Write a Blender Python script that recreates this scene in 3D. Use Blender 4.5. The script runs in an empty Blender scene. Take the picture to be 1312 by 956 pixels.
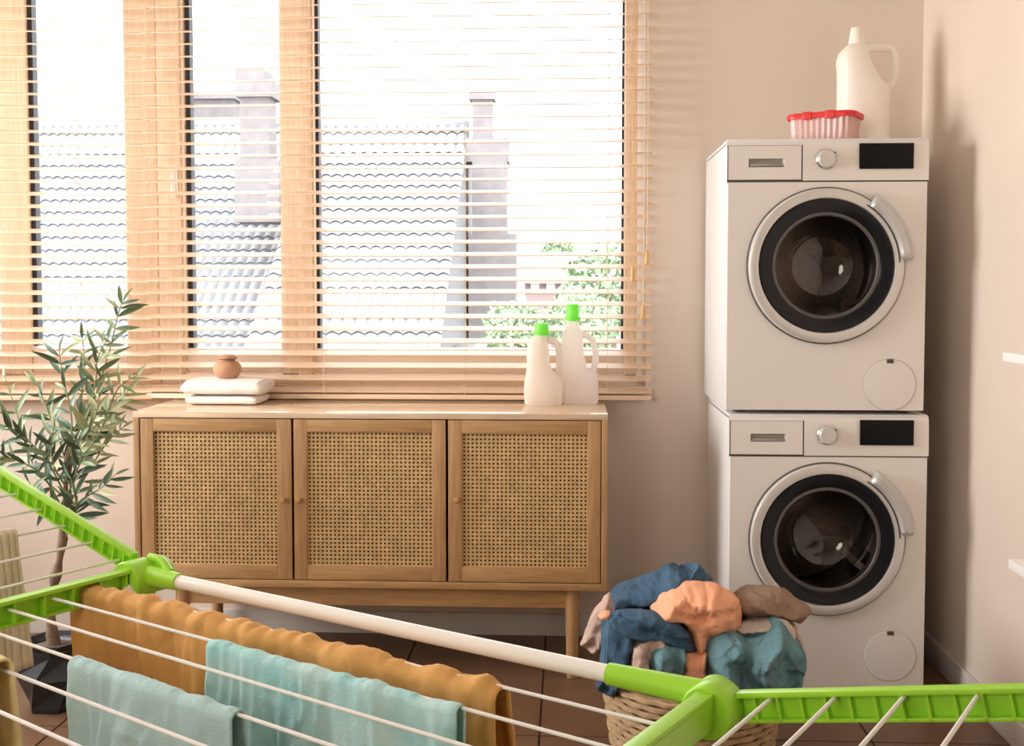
import bpy, bmesh, math, random
from mathutils import Vector, Matrix, noise
random.seed(7)
R = math.radians
SC = bpy.context.scene
COL = SC.collection

# ------------------------------------------------------------ camera
F_PX = 1450.0
CAM = Vector((0, 0, 1.235))
YAW = R(2.8); PIT = R(2.8)
cd = bpy.data.cameras.new('camera'); cam = bpy.data.objects.new('camera', cd); COL.objects.link(cam)
cd.sensor_width = 36; cd.lens = F_PX / 1312 * 36; cd.shift_y = -41.5 / 1312
cd.clip_start = 0.05; cd.clip_end = 500
cam.location = CAM; cam.rotation_euler = (R(90) - PIT, 0, YAW)
SC.camera = cam

# ------------------------------------------------------------ world, lights, exposure
W = bpy.data.worlds.new('sky'); SC.world = W; W.use_nodes = True
nt = W.node_tree; nt.nodes.clear()
wo = nt.nodes.new('ShaderNodeOutputWorld'); bg = nt.nodes.new('ShaderNodeBackground')
tc = nt.nodes.new('ShaderNodeTexCoord'); sp = nt.nodes.new('ShaderNodeSeparateXYZ'); cr = nt.nodes.new('ShaderNodeValToRGB')
nt.links.new(tc.outputs['Generated'], sp.inputs[0]); nt.links.new(sp.outputs['Z'], cr.inputs[0])
cr.color_ramp.elements[0].color = (1, 0.985, 0.985, 1); cr.color_ramp.elements[1].color = (0.86, 0.92, 1, 1)
nt.links.new(cr.outputs[0], bg.inputs[0]); nt.links.new(bg.outputs[0], wo.inputs[0])
bg.inputs[1].default_value = 5.0

def area(name, loc, target, sx, sy, power, color, portal=False, spread=180):
    l = bpy.data.lights.new(name, 'AREA'); l.shape = 'RECTANGLE'; l.size = sx; l.size_y = sy
    l.energy = power; l.color = color; l.spread = R(spread)
    if portal: l.cycles.is_portal = True
    o = bpy.data.objects.new(name, l); COL.objects.link(o); o.location = loc
    o.rotation_euler = (Vector(target) - Vector(loc)).to_track_quat('-Z', 'Y').to_euler()
    return o
area('window_daylight', (-2.84, 2.75, 1.60), (0.9, 3.15, 1.25), 1.35, 1.25, 35, (1.0, 0.955, 0.91), spread=125)
area('fill_light', (-1.7, -1.2, 1.9), (-0.1, 3.9, 0.9), 1.5, 1.5, 35, (1.0, 0.915, 0.81)).data.shape = 'DISK'  # added warm fill from behind the viewpoint, not a lamp of the room
area('window_portal', (-0.6, 4.3, 1.7), (-0.6, 0, 1.7), 3.4, 1.9, 1, (1, 1, 1), portal=True)
vs = SC.view_settings
vs.view_transform = 'Standard'; vs.look = 'None'; vs.gamma = 1; vs.exposure = 0.13; vs.use_curve_mapping = False
SC.cycles.use_denoising = True
SC.cycles.max_bounces = 10; SC.cycles.diffuse_bounces = 5; SC.cycles.transparent_max_bounces = 24
SC.cycles.sample_clamp_indirect = 6
SC.cycles.caustics_reflective = False; SC.cycles.caustics_refractive = False

# ------------------------------------------------------------ pixel rays (plan positions were measured with these)
_F = Vector((-math.sin(YAW) * math.cos(PIT), math.cos(YAW) * math.cos(PIT), -math.sin(PIT)))
_R = Vector((math.cos(YAW), math.sin(YAW), 0)); _U = _R.cross(_F)
def at(px, py, Y):
    d = _F + _R * ((px - 656) / F_PX) - _U * ((py - 436.5) / F_PX)
    return CAM + d * (Y / d.y)

# ------------------------------------------------------------ materials
def srgb(r, g, b):
    f = lambda c: (c / 255 / 12.92) if c / 255 <= .04045 else ((c / 255 + .055) / 1.055) ** 2.4
    return (f(r), f(g), f(b), 1)
def mat(name, col, rough=.6, metal=0, var=0.0, nscale=20, bump=0.0, bscale=200, stretch=None, spec=.5, col2=None, wr=0, wscale=9, **kw):
    m = bpy.data.materials.new(name); m.use_nodes = True; n = m.node_tree; b = n.nodes['Principled BSDF']
    b.inputs['Base Color'].default_value = col; b.inputs['Roughness'].default_value = rough
    b.inputs['Metallic'].default_value = metal; b.inputs['Specular IOR Level'].default_value = spec
    for k, v in kw.items(): b.inputs[k].default_value = v
    co = n.nodes.new('ShaderNodeTexCoord'); mp = n.nodes.new('ShaderNodeMapping')
    n.links.new(co.outputs['Object'], mp.inputs[0])
    if stretch: mp.inputs['Scale'].default_value = stretch
    if var or col2:
        t = n.nodes.new('ShaderNodeTexNoise'); t.inputs['Scale'].default_value = nscale; t.inputs['Detail'].default_value = 5
        n.links.new(mp.outputs[0], t.inputs['Vector'])
        r = n.nodes.new('ShaderNodeValToRGB'); r.color_ramp.elements[0].position = .3; r.color_ramp.elements[1].position = .7
        c2 = col2 or tuple(max(0, c * (1 - var)) for c in col[:3]) + (1,)
        r.color_ramp.elements[0].color = c2
        r.color_ramp.elements[1].color = col if col2 else tuple(min(1, c * (1 + var * .5)) for c in col[:3]) + (1,)
        n.links.new(t.outputs[0], r.inputs[0]); n.links.new(r.outputs[0], b.inputs['Base Color'])
    if bump:
        t2 = n.nodes.new('ShaderNodeTexNoise'); t2.inputs['Scale'].default_value = bscale; t2.inputs['Detail'].default_value = 3
        n.links.new(mp.outputs[0], t2.inputs['Vector'])
        bp = n.nodes.new('ShaderNodeBump'); bp.inputs['Strength'].default_value = bump; bp.inputs['Distance'].default_value = .004
        n.links.new(t2.outputs[0], bp.inputs['Height']); n.links.new(bp.outputs[0], b.inputs['Normal'])
    if wr:   # fine creases of crumpled cloth
        t3 = n.nodes.new('ShaderNodeTexNoise'); t3.noise_type = 'RIDGED_MULTIFRACTAL'; t3.inputs['Scale'].default_value = wscale * 1.7
        t3.inputs['Detail'].default_value = 2.5; t3.inputs['Distortion'].default_value = .9; t3.inputs['Roughness'].default_value = .45
        n.links.new(co.outputs['Object'], t3.inputs['Vector'])
        b3 = n.nodes.new('ShaderNodeBump'); b3.inputs['Strength'].default_value = wr; b3.inputs['Distance'].default_value = .022
        n.links.new(t3.outputs[0], b3.inputs['Height'])
        if bump: n.links.new(b3.outputs[0], bp.inputs['Normal'])
        else: n.links.new(b3.outputs[0], b.inputs['Normal'])
    return m
def thin_glass(name, tint, alpha, rough=0.0, gloss=.06):
    m = bpy.data.materials.new(name); m.use_nodes = True; n = m.node_tree; n.nodes.clear()
    o = n.nodes.new('ShaderNodeOutputMaterial'); t = n.nodes.new('ShaderNodeBsdfTransparent'); g = n.nodes.new('ShaderNodeBsdfGlossy')
    t.inputs[0].default_value = tint; g.inputs['Roughness'].default_value = rough
    mx = n.nodes.new('ShaderNodeMixShader'); lw = n.nodes.new('ShaderNodeLayerWeight'); lw.inputs[0].default_value = .25
    ma = n.nodes.new('ShaderNodeMath'); ma.operation = 'MULTIPLY_ADD'; ma.inputs[1].default_value = .5; ma.inputs[2].default_value = gloss
    n.links.new(lw.outputs['Fresnel'], ma.inputs[0]); n.links.new(ma.outputs[0], mx.inputs[0])
    n.links.new(t.outputs[0], mx.inputs[1]); n.links.new(g.outputs[0], mx.inputs[2]); n.links.new(mx.outputs[0], o.inputs[0])
    return m
def plastic_trans(name, col, trans=.3, rough=.4):
    # milky plastic that lets some light through
    m = bpy.data.materials.new(name); m.use_nodes = True; n = m.node_tree; n.nodes.clear()
    o = n.nodes.new('ShaderNodeOutputMaterial'); p = n.nodes.new('ShaderNodeBsdfPrincipled'); t = n.nodes.new('ShaderNodeBsdfTranslucent')
    p.inputs['Base Color'].default_value = col; p.inputs['Roughness'].default_value = rough; t.inputs[0].default_value = col
    mx = n.nodes.new('ShaderNodeMixShader'); mx.inputs[0].default_value = trans
    n.links.new(p.outputs[0], mx.inputs[1]); n.links.new(t.outputs[0], mx.inputs[2]); n.links.new(mx.outputs[0], o.inputs[0])
    return m
M = {}
M['wall'] = mat('wall_paint', (0.755, 0.655, 0.56, 1), .85, var=.03, nscale=3, bump=.08, bscale=120)
M['ceil'] = mat('ceiling_paint', (0.8, 0.77, 0.73, 1), .9, var=.02, nscale=3)
M['floor'] = mat('floor_tile', srgb(118, 88, 66), .4, var=.12, nscale=9, bump=.03, bscale=60)
M['grout'] = mat('grout', srgb(70, 55, 45), .9, var=.1)
M['skirt'] = mat('skirting_paint', (0.70, 0.66, 0.63, 1), .5, var=.02, nscale=6)
M['frame'] = mat('window_pine', (0.87, 0.70, 0.52, 1), .5, var=.14, nscale=6, stretch=(18, 18, 1.2))
M['casing'] = mat('white_casing', (0.86, 0.84, 0.8, 1), .5, var=.02)
M['cream'] = mat('window_pine_glare', (0.90, 0.80, 0.70, 1), .4, var=.03, nscale=5)  # lower window wood, paler: overexposure and flare put into the colour
M['seal'] = mat('dark_seal', srgb(52, 56, 66), .6, var=.05)
M['glass'] = thin_glass('window_glass', (.99, 1, 1, 1), 1, 0, .01)
M['slat'] = mat('blind_basswood', (0.82, 0.61, 0.44, 1), .45, var=.10, nscale=5, stretch=(1, 30, 30))
M['cord'] = mat('cord', (0.75, 0.62, 0.48, 1), .8, var=.1)
M['tassel'] = mat('tassel_wood', (0.72, 0.42, 0.16, 1), .4, var=.15, nscale=30)
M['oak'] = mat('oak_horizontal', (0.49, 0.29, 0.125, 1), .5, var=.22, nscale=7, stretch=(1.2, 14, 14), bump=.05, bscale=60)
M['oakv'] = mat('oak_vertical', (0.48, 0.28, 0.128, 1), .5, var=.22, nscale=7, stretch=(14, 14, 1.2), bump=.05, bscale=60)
M['oaktop_lit'] = mat('oak_top_lit', (0.78, 0.60, 0.43, 1), .13, spec=.8, var=.16, nscale=6, stretch=(1.2, 14, 14))  # lighter copy of the oak: window glare on the top put into the colour
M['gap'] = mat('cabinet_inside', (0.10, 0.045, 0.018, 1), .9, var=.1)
M['cane'] = mat('cane', (0.63, 0.42, 0.19, 1), .55, var=.18, nscale=30, bump=.1, bscale=300)
M['knob'] = mat('knob_wood', (0.50, 0.28, 0.11, 1), .4, var=.15, nscale=40)
M['enamel'] = mat('machine_enamel', (0.82, 0.79, 0.755, 1), .28, var=.01, nscale=4)
M['enamel_cool'] = mat('machine_enamel_cool', (0.78, 0.78, 0.79, 1), .3, var=.01, nscale=4)  # same enamel, cooler: neutral window light on the sides put into the colour
M['line'] = mat('panel_gap', (0.09, 0.08, 0.075, 1), .8, var=.1)
M['recess'] = mat('drawer_recess', (0.36, 0.34, 0.30, 1), .5, var=.1)
M['silver'] = mat('silver_plastic', (0.70, 0.68, 0.66, 1), .3, metal=.35, var=.04, nscale=8)
M['handle'] = mat('handle_plastic', (0.58, 0.57, 0.57, 1), .3, metal=.3, var=.04, nscale=8)
M['chrome'] = mat('chrome', (0.7, 0.68, 0.65, 1), .15, metal=1, var=.03)
M['black'] = mat('black_gloss', (0.010, 0.011, 0.014, 1), .16, var=.1, spec=.3)
M['screen'] = mat('black_display', (0.008, 0.008, 0.009, 1), .35, var=.1, spec=.15)
M['doorglass'] = thin_glass('door_glass', (.60, .56, .54, 1), 1, .03, .07)
M['rubber'] = mat('grey_rubber', (0.10, 0.095, 0.09, 1), .5, var=.1)
M['drum'] = mat('drum_steel', (0.45, 0.42, 0.40, 1), .3, metal=1, var=.2, nscale=90)
M['hdpe'] = plastic_trans('beige_white_plastic', (0.92, 0.86, 0.80, 1), .45, .35)
M['hdpe2'] = plastic_trans('white_plastic', (0.95, 0.92, 0.90, 1), .6, .35)
M['jug'] = mat('cream_jug_plastic', (0.93, 0.88, 0.81, 1), .4, var=.02)
M['greencap'] = plastic_trans('light_green_cap', (0.34, 0.92, 0.16, 1), .5, .35)
M['redlid'] = mat('red_lid', (0.72, 0.03, 0.03, 1), .35, var=.05)
M['pinkbox'] = plastic_trans('pink_clear_plastic', (0.92, 0.66, 0.62, 1), .35, .25)
M['towel'] = mat('white_terry', (0.90, 0.86, 0.83, 1), .95, var=.05, nscale=60, bump=.9, bscale=500)
M['clay'] = mat('terracotta', (0.50, 0.27, 0.16, 1), .75, var=.12, nscale=25, bump=.1, bscale=150)
M['claylid'] = mat('wooden_lid', (0.44, 0.25, 0.13, 1), .5, var=.2, nscale=12, stretch=(1, 8, 8))
M['green'] = mat('lime_plastic', (0.36, 0.72, 0.04, 1), .35, var=.03, nscale=10)
M['tube'] = mat('white_enamelled_tube', (0.88, 0.86, 0.81, 1), .3, var=.01)
M['wire'] = mat('white_wire', (0.88, 0.86, 0.83, 1), .35, var=.01)
M['bark'] = mat('olive_bark', (0.24, 0.165, 0.11, 1), .85, var=.35, nscale=35, bump=.6, bscale=80)
M['twig'] = mat('olive_twig', (0.26, 0.30, 0.15, 1), .8, var=.2, nscale=30)
M['leafa'] = mat('olive_leaf_dark', (0.085, 0.145, 0.085, 1), .45, var=.25, nscale=18)
M['leafb'] = mat('olive_leaf_mid', (0.16, 0.235, 0.11, 1), .5, var=.25, nscale=18)
M['leafc'] = mat('olive_leaf_pale', (0.42, 0.47, 0.25, 1), .55, var=.2, nscale=18)
M['pot'] = mat('black_pot', (0.018, 0.022, 0.028, 1), .4, var=.1)
M['soil'] = mat('soil', (0.16, 0.13, 0.12, 1), .95, var=.4, nscale=60, bump=.8, bscale=90)
M['ochre'] = mat('ochre_cotton', (0.68, 0.36, 0.11, 1), .9, wr=0.3, wscale=9, var=.08, nscale=8, bump=.25, bscale=350)
M['mint'] = mat('mint_cotton', (0.58, 0.76, 0.74, 1), .9, wr=0.3, wscale=11, nscale=13, bump=.3, bscale=300, col2=(0.33, 0.66, 0.68, 1))
M['ltblue'] = mat('light_blue_cotton', (0.46, 0.66, 0.67, 1), .9, wr=0.25, wscale=9, var=.08, nscale=12, bump=.3, bscale=300)
M['yellow'] = mat('yellow_cotton', (0.90, 0.72, 0.36, 1), .9, var=.15, nscale=25, bump=.3, bscale=200)
M['knit'] = mat('beige_rib_knit', (0.70, 0.60, 0.46, 1), .95, var=.08, nscale=20, bump=.3, bscale=250)
M['denim'] = mat('denim', (0.065, 0.15, 0.25, 1), .9, wr=0.6, wscale=9, nscale=14, bump=.35, bscale=420, col2=(0.030, 0.072, 0.135, 1))
M['orange'] = mat('orange_jersey', (0.93, 0.45, 0.27, 1), .9, wr=0.45, wscale=7, var=.06, nscale=9, bump=.2, bscale=380)
M['brown'] = mat('brown_cotton', (0.30, 0.20, 0.14, 1), .9, wr=0.7, wscale=10, var=.15, nscale=12, bump=.3, bscale=300)
M['teal'] = mat('teal_linen', (0.14, 0.28, 0.325, 1), .9, wr=0.8, wscale=12, nscale=16, bump=.4, bscale=260, col2=(0.10, 0.21, 0.235, 1))
M['greycloth'] = mat('grey_jersey', (0.50, 0.45, 0.41, 1), .9, wr=0.6, wscale=10, var=.08, nscale=12, bump=.3, bscale=300)
M['pinkbeige'] = mat('pink_beige_cotton', (0.58, 0.42, 0.35, 1), .9, wr=0.6, wscale=10, var=.08, nscale=12, bump=.3, bscale=300)
M['wicker'] = mat('wicker', (0.52, 0.36, 0.20, 1), .7, var=.25, nscale=40)
M['shelf'] = mat('white_shelf', (0.88, 0.87, 0.85, 1), .4, var=.01)
M['rooftile'] = mat('roof_tile', (0.26, 0.255, 0.265, 1), .8, var=.12, nscale=2)
M['roofgap'] = mat('roof_shadow_gap', (0.19, 0.185, 0.19, 1), .9, var=.1)
M['render'] = mat('pale_render', (0.28, 0.26, 0.26, 1), .9, var=.06, nscale=1.5)
M['brickc'] = mat('chimney_brick', (0.235, 0.21, 0.21, 1), .9, var=.15, nscale=4)
M['foli'] = mat('garden_leaves', (0.33, 0.42, 0.26, 1), .7, var=.3, nscale=1.5)
M['lawn'] = mat('hazy_ground', (0.30, 0.31, 0.28, 1), .95, var=.1, nscale=.1)
M['redhouse'] = mat('pink_render', (0.40, 0.29, 0.28, 1), .9, var=.1, nscale=1)

# ------------------------------------------------------------ helpers
WM = {}          # world matrices by object name
def props(o, label=None, cat=None, group=None, kind=None):
    if label: o['label'] = label
    if cat: o['category'] = cat
    if group: o['group'] = group
    if kind: o['kind'] = kind
    return o
def thing(name, label, cat, loc=(0, 0, 0), rz=0, group=None):
    o = bpy.data.objects.new(name, None); COL.objects.link(o); o.empty_display_size = .05
    o.location = loc; o.rotation_euler = (0, 0, rz)
    WM[o.name] = Matrix.Translation(loc) @ Matrix.Rotation(rz, 4, 'Z')
    return props(o, label, cat, group)
class MB:
    def __init__(s): s.b = bmesh.new()
    def box(s, x0, x1, y0, y1, z0, z1, bev=0, mtx=None):
        r = bmesh.ops.create_cube(s.b, size=1)
        v = r['verts']
        for q in v: q.co = Vector(((x0 + x1) / 2 + q.co.x * (x1 - x0), (y0 + y1) / 2 + q.co.y * (y1 - y0), (z0 + z1) / 2 + q.co.z * (z1 - z0)))
        if bev:
            es = list({e for q in v for e in q.link_edges})
            g = bmesh.ops.bevel(s.b, geom=es, offset=bev, segments=2, affect='EDGES', profile=.6)
            v = list({q for f in g['faces'] for q in f.verts} | {q for q in v if q.is_valid})
        if mtx:
            for q in v: q.co = mtx @ q.co
        return v
    def tube(s, pts, rad, seg=10, cap=True):
        pts = [Vector(p) for p in pts]; n = len(pts)
        rs = rad if isinstance(rad, (list, tuple)) else [rad] * n
        rings = []; up = None
        for i, p in enumerate(pts):
            t = (pts[min(i + 1, n - 1)] - pts[max(i - 1, 0)]).normalized()
            if up is None: up = Vector((0, 0, 1)) if abs(t.z) < .9 else Vector((1, 0, 0))
            a = (up - t * up.dot(t)).normalized(); up = a; c = t.cross(a)
            rings.append([s.b.verts.new(p + (a * math.cos(k * 2 * math.pi / seg) + c * math.sin(k * 2 * math.pi / seg)) * rs[i]) for k in range(seg)])
        s.skin(rings, cap)
    def skin(s, rings, cap=True, closed=True):
        for A, B in zip(rings, rings[1:]):
            m = len(A)
            for k in range(m if closed else m - 1):
                s.b.faces.new((A[k], A[(k + 1) % m], B[(k + 1) % m], B[k]))
        if cap:
            try: s.b.faces.new(list(reversed(rings[0]))); s.b.faces.new(rings[-1])
            except ValueError: pass
    def lathe(s, prof, c=(0, 0, 0), axis='Z', seg=32, cap=False, a0=0, a1=2 * math.pi):
        c = Vector(c); full = abs(a1 - a0 - 2 * math.pi) < 1e-6; rings = []
        for r, h in prof:
            row = []
            for k in range(seg if full else seg + 1):
                a = a0 + (a1 - a0) * k / seg
                if axis == 'Z': p = Vector((r * math.cos(a), r * math.sin(a), h))
                elif axis == 'Y': p = Vector((r * math.cos(a), h, r * math.sin(a)))
                else: p = Vector((h, r * math.cos(a), r * math.sin(a)))
                row.append(s.b.verts.new(c + p))
            rings.append(row)
        s.skin(rings, cap, full); return rings
    def loft(s, secs, seg=28, ex=2.6):
        # secs: (z, xc, yc, rx, ry) superellipse sections
        rings = []
        for z, xc, yc, rx, ry in secs:
            row = []
            for k in range(seg):
                a = k * 2 * math.pi / seg; ca, sa = math.cos(a), math.sin(a)
                row.append(s.b.verts.new((xc + rx * math.copysign(abs(ca) ** (2 / ex), ca), yc + ry * math.copysign(abs(sa) ** (2 / ex), sa), z)))
            rings.append(row)
        s.skin(rings)
    def build(s, name, m, parent=None, smooth=True, local=False, label=None, kind=None, weld=False):
        if weld: bmesh.ops.remove_doubles(s.b, verts=s.b.verts, dist=1e-5)
        bmesh.ops.recalc_face_normals(s.b, faces=s.b.faces)
        me = bpy.data.meshes.new(name)
        mw = Matrix.Identity(4)
        if parent is not None:
            mw = WM[parent.name]
            if not local: s.b.transform(mw.inverted())
        if smooth:
            for f in s.b.faces: f.smooth = True
            for e in s.b.edges:
                if len(e.link_faces) == 2 and e.calc_face_angle(0) > R(38): e.smooth = False
        s.b.to_mesh(me); s.b.free(); me.materials.append(m)
        o = bpy.data.objects.new(name, me); COL.objects.link(o)
        if parent is not None: o.parent = parent
        WM[o.name] = mw
        if label: o['label'] = label
        if kind: o['kind'] = kind
        return o
def bx(name, dims, m, parent=None, bev=.002, **k):
    q = MB(); q.box(*dims, bev); return q.build(name, m, parent, **k)
def struct(o): o['kind'] = 'structure'; return o
def copy_tree(o, parent=None):
    c = o.copy(); COL.objects.link(c); c.parent = parent
    WM[c.name] = WM[parent.name] if parent is not None else WM[o.name]
    for ch in [x for x in o.children]: copy_tree(ch, c)
    return c
def piece(me, name, parent, mtx, m=None):
    o = bpy.data.objects.new(name, me); COL.objects.link(o); o.parent = parent
    o.matrix_local = mtx
    return o
def fbm(x, y, z=0): return noise.noise(Vector((x, y, z))) + .5 * noise.noise(Vector((2.1 * x, 2.1 * y, z + 7))) + .25 * noise.noise(Vector((4.3 * x, 4.3 * y, z + 13)))

# ============================================================ STRUCTURE
YW = 3.95; XR = 1.205; PX = -1.45; BA = R(7)        # back wall plane, right wall plane, bend of the bay, bay angle
ZT = 2.75
# floor: tiles proud of a grout bed
g = MB(); g.box(-3.0, XR + .1, -2.2, YW + .1, -.06, -.004)
floor = struct(g.build('floor', M['grout'], None, False))
def tile_mesh(w, d):
    q = MB(); q.box(-w / 2, w / 2, -d / 2, d / 2, -.006, 0, .0015); bmesh.ops.recalc_face_normals(q.b, faces=q.b.faces)
    me = bpy.data.meshes.new('floor_tile'); q.b.to_mesh(me); q.b.free(); me.materials.append(M['floor']); return me
TW = .45
tme = tile_mesh(TW - .006, TW - .006)
x0 = at(699, 830, 3.9).x
for i in range(-6, 4):
    for j in range(0, 9):
        cx_ = x0 + (i + .5) * TW; cy_ = YW - (j + .5) * TW
        if cx_ < -2.95 or cx_ > XR or cy_ < -.2: continue
        piece(tme, 'floor_tile', floor, Matrix.Translation((cx_, cy_, 0)))
q = MB(); q.box(-3.0, XR + .1, -2.2, YW + .35, ZT, ZT + .08); struct(q.build('ceiling', M['ceil'], None, False))
# back wall: opening from X=-1.45 .. .275
WX1 = .272; WZ0 = .865; WZ1 = 2.42; TH = .16
q = MB()
q.box(WX1, XR + .1, YW, YW + TH, -.02, ZT)
q.box(PX, WX1, YW, YW + TH, -.02, WZ0)
q.box(PX, WX1, YW, YW + TH, WZ1, ZT)
struct(q.build('wall_back', M['wall'], None, False))
# left bay wall, turned 7 degrees towards the room
bayM = Matrix.Translation((PX, YW, 0)) @ Matrix.Rotation(BA, 4, 'Z')
def bay(name, boxes, m, parent=None, bev=0):
    q = MB()
    for b_ in boxes: q.box(*b_, bev, bayM)
    return q.build(name, m, parent, False)
BL = -1.45
struct(bay('wall_bay', [(BL, 0, 0, TH, -.02, WZ0), (BL, 0, 0, TH, WZ1, ZT)], M['wall']))
# right wall, left wall with its window opening, wall behind the viewpoint
q = MB(); q.box(XR, XR + .1, -2.2, YW + TH, -.02, ZT); struct(q.build('wall_right', M['wall'], None, False))
q = MB(); XL = -2.75
q.box(XL - .12, XL, -2.2, 1.95, -.02, ZT); q.box(XL - .12, XL, 3.55, YW, -.02, ZT)
q.box(XL - .12, XL, 1.95, 3.55, -.02, .85); q.box(XL - .12, XL, 1.95, 3.55, 2.35, ZT)
struct(q.build('wall_left', M['wall'], None, False))
q = MB(); q.box(-3.0, XR + .1, -2.3, -2.2, -.02, ZT); struct(q.build('wall_front', M['wall'], None, False))
# skirting boards
q = MB(); q.box(PX, XR - .014, YW - .014, YW, 0, .078, .003); struct(q.build('baseboard_back', M['skirt']))
q = MB(); q.box(XR - .014, XR, -2.2, YW, 0, .078, .003); struct(q.build('baseboard_right', M['skirt']))
struct(bay('baseboard_bay', [(BL, 0, -.014, 0, 0, .078)], M['skirt']))

# ---------------- window joinery (back): posts, rails, panes
WY = 4.03
win = bpy.data.objects.new('window_1', None); COL.objects.link(win); WM['window_1'] = Matrix.Identity(4); win['kind'] = 'structure'
GZ0 = at(411, 446, WY).z
def wx(p): return at(p, 300, WY).x
def fr(dims, name='window_post', m='frame', bev=.004): return bx(name, dims, M[m], win, bev)
fr((PX + .005, wx(242), WY - .05, WY + .05, WZ0 + .03, WZ1 - .05))
fr((wx(211), wx(239), WY - .062, WY - .048, WZ0 + .05, WZ1 - .05), 'sash_stile')
fr((wx(364), wx(407), WY - .05, WY + .05, WZ0 + .03, WZ1 - .05))
fr((wx(386), wx(404), WY - .062, WY - .048, WZ0 + .05, WZ1 - .05), 'sash_stile')
fr((wx(799), wx(815), WY - .05, WY + .05, WZ0 + .03, WZ1 - .05))
fr((wx(815), WX1, WY - .06, WY + .05, WZ0 + .03, WZ1 - .05), 'casing', 'casing')
fr((wx(242), wx(364), WY - .045, WY + .045, WZ0 + .06, GZ0), 'bottom_rail', 'cream')
fr((wx(407), wx(799), WY - .045, WY + .045, WZ0 + .06, GZ0), 'bottom_rail', 'cream')
fr((wx(242), wx(799), WY - .045, WY + .045, WZ1 - .08, WZ1 - .05), 'top_rail')
fr((PX - .0, WX1, WY - .05, WY + .05, WZ0 + .0, WZ0 + .06), 'lower_frame', 'cream')
fr((PX, WX1, WY - .05, WY + .05, WZ1 - .05, WZ1 - .0), 'upper_frame')
bx('window_sill', (PX, WX1 - .0, YW - .012, WY - .05, WZ0, WZ0 + .018), M['frame'], win, .003)
for a, b in ((243.5, 248.5), (407, 411)):
    bx('dark_seal', (wx(a), wx(b), WY - .02, WY + .02, GZ0, WZ1 - .08), M['seal'], win, 0)
bx('dark_seal', (wx(796), wx(798.5), WY - .02, WY + .02, GZ0, WZ1 - .08), M['seal'], win, 0)
bx('pane', (wx(248.5), wx(363), WY - .002, WY + .002, GZ0, WZ1 - .08), M['glass'], win, 0)
bx('pane', (wx(411), wx(796), WY - .002, WY + .002, GZ0, WZ1 - .08), M['glass'], win, 0)
hx = at(225, 230, 3.98)
q = MB(); q.box(hx.x - .012, hx.x + .012, WY - .075, WY - .06, hx.z - .05, hx.z + .03, .003)
q.box(hx.x - .008, hx.x + .008, WY - .085, WY - .072, hx.z - .07, hx.z + .01, .003)
q.build('window_handle', M['casing'], win)
# bay window (left), same joinery in the turned plane
win2 = bpy.data.objects.new('window_2', None); COL.objects.link(win2); WM['window_2'] = Matrix.Identity(4); win2['kind'] = 'structure'
def bxy(px):   # local x in the bay plane for a photo column, at depth +.08 behind the wall face
    d = at(px, 300, 1.0) - CAM
    n = bayM.to_3x3() @ Vector((0, 1, 0)); p0 = bayM @ Vector((0, .08, 0))
    t = (p0 - CAM).dot(n) / d.dot(n)
    return (bayM.inverted() @ (CAM + d * t)).x
d2 = .08
bay('window_post', [(bxy(166), -.004, d2 - .05, d2 + .05, WZ0 + .03, WZ1 - .05)], M['frame'], win2, .004)
bay('window_post', [(bxy(5), bxy(44), d2 - .05, d2 + .05, WZ0 + .03, WZ1 - .05)], M['frame'], win2, .004)
bay('window_post', [(BL, bxy(-130), d2 - .05, d2 + .05, WZ0 + .03, WZ1 - .05)], M['frame'], win2, .004)
bay('bottom_rail', [(bxy(44), bxy(166), d2 - .045, d2 + .045, WZ0 + .06, GZ0)], M['cream'], win2, .004)
bay('bottom_rail', [(bxy(-130), bxy(5), d2 - .045, d2 + .045, WZ0 + .06, GZ0)], M['frame'], win2, .004)
bay('lower_frame', [(BL, 0, d2 - .05, d2 + .05, WZ0, WZ0 + .06)], M['frame'], win2, .004)
bay('upper_frame', [(BL, 0, d2 - .05, d2 + .05, WZ1 - .08, WZ1)], M['frame'], win2, .004)
bay('window_sill', [(BL, 0, -.012, d2 - .05, WZ0, WZ0 + .018)], M['frame'], win2, .003)
bay('dark_seal', [(bxy(44.5), bxy(50), d2 - .03, d2 + .02, GZ0 + .01, WZ1 - .08)], M['seal'], win2)
bay('pane', [(bxy(50), bxy(166), d2 - .002, d2 + .002, GZ0, WZ1 - .08)], M['glass'], win2)
bay('pane', [(bxy(-130), bxy(5), d2 - .002, d2 + .002, GZ0, WZ1 - .08)], M['glass'], win2)
# off-camera window of the left wall
win3 = bpy.data.objects.new('window_3', None); COL.objects.link(win3); WM['window_3'] = Matrix.Identity(4); win3['kind'] = 'structure'
q = MB()
for d_ in ((1.95, 2.01, .85, 2.35), (3.49, 3.55, .85, 2.35), (2.01, 3.49, .85, .91), (2.01, 3.49, 2.29, 2.35)):
    q.box(XL - .09, XL - .03, *d_[:2], *d_[2:], .003)
q.build('window_frame', M['frame'], win3)

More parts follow.
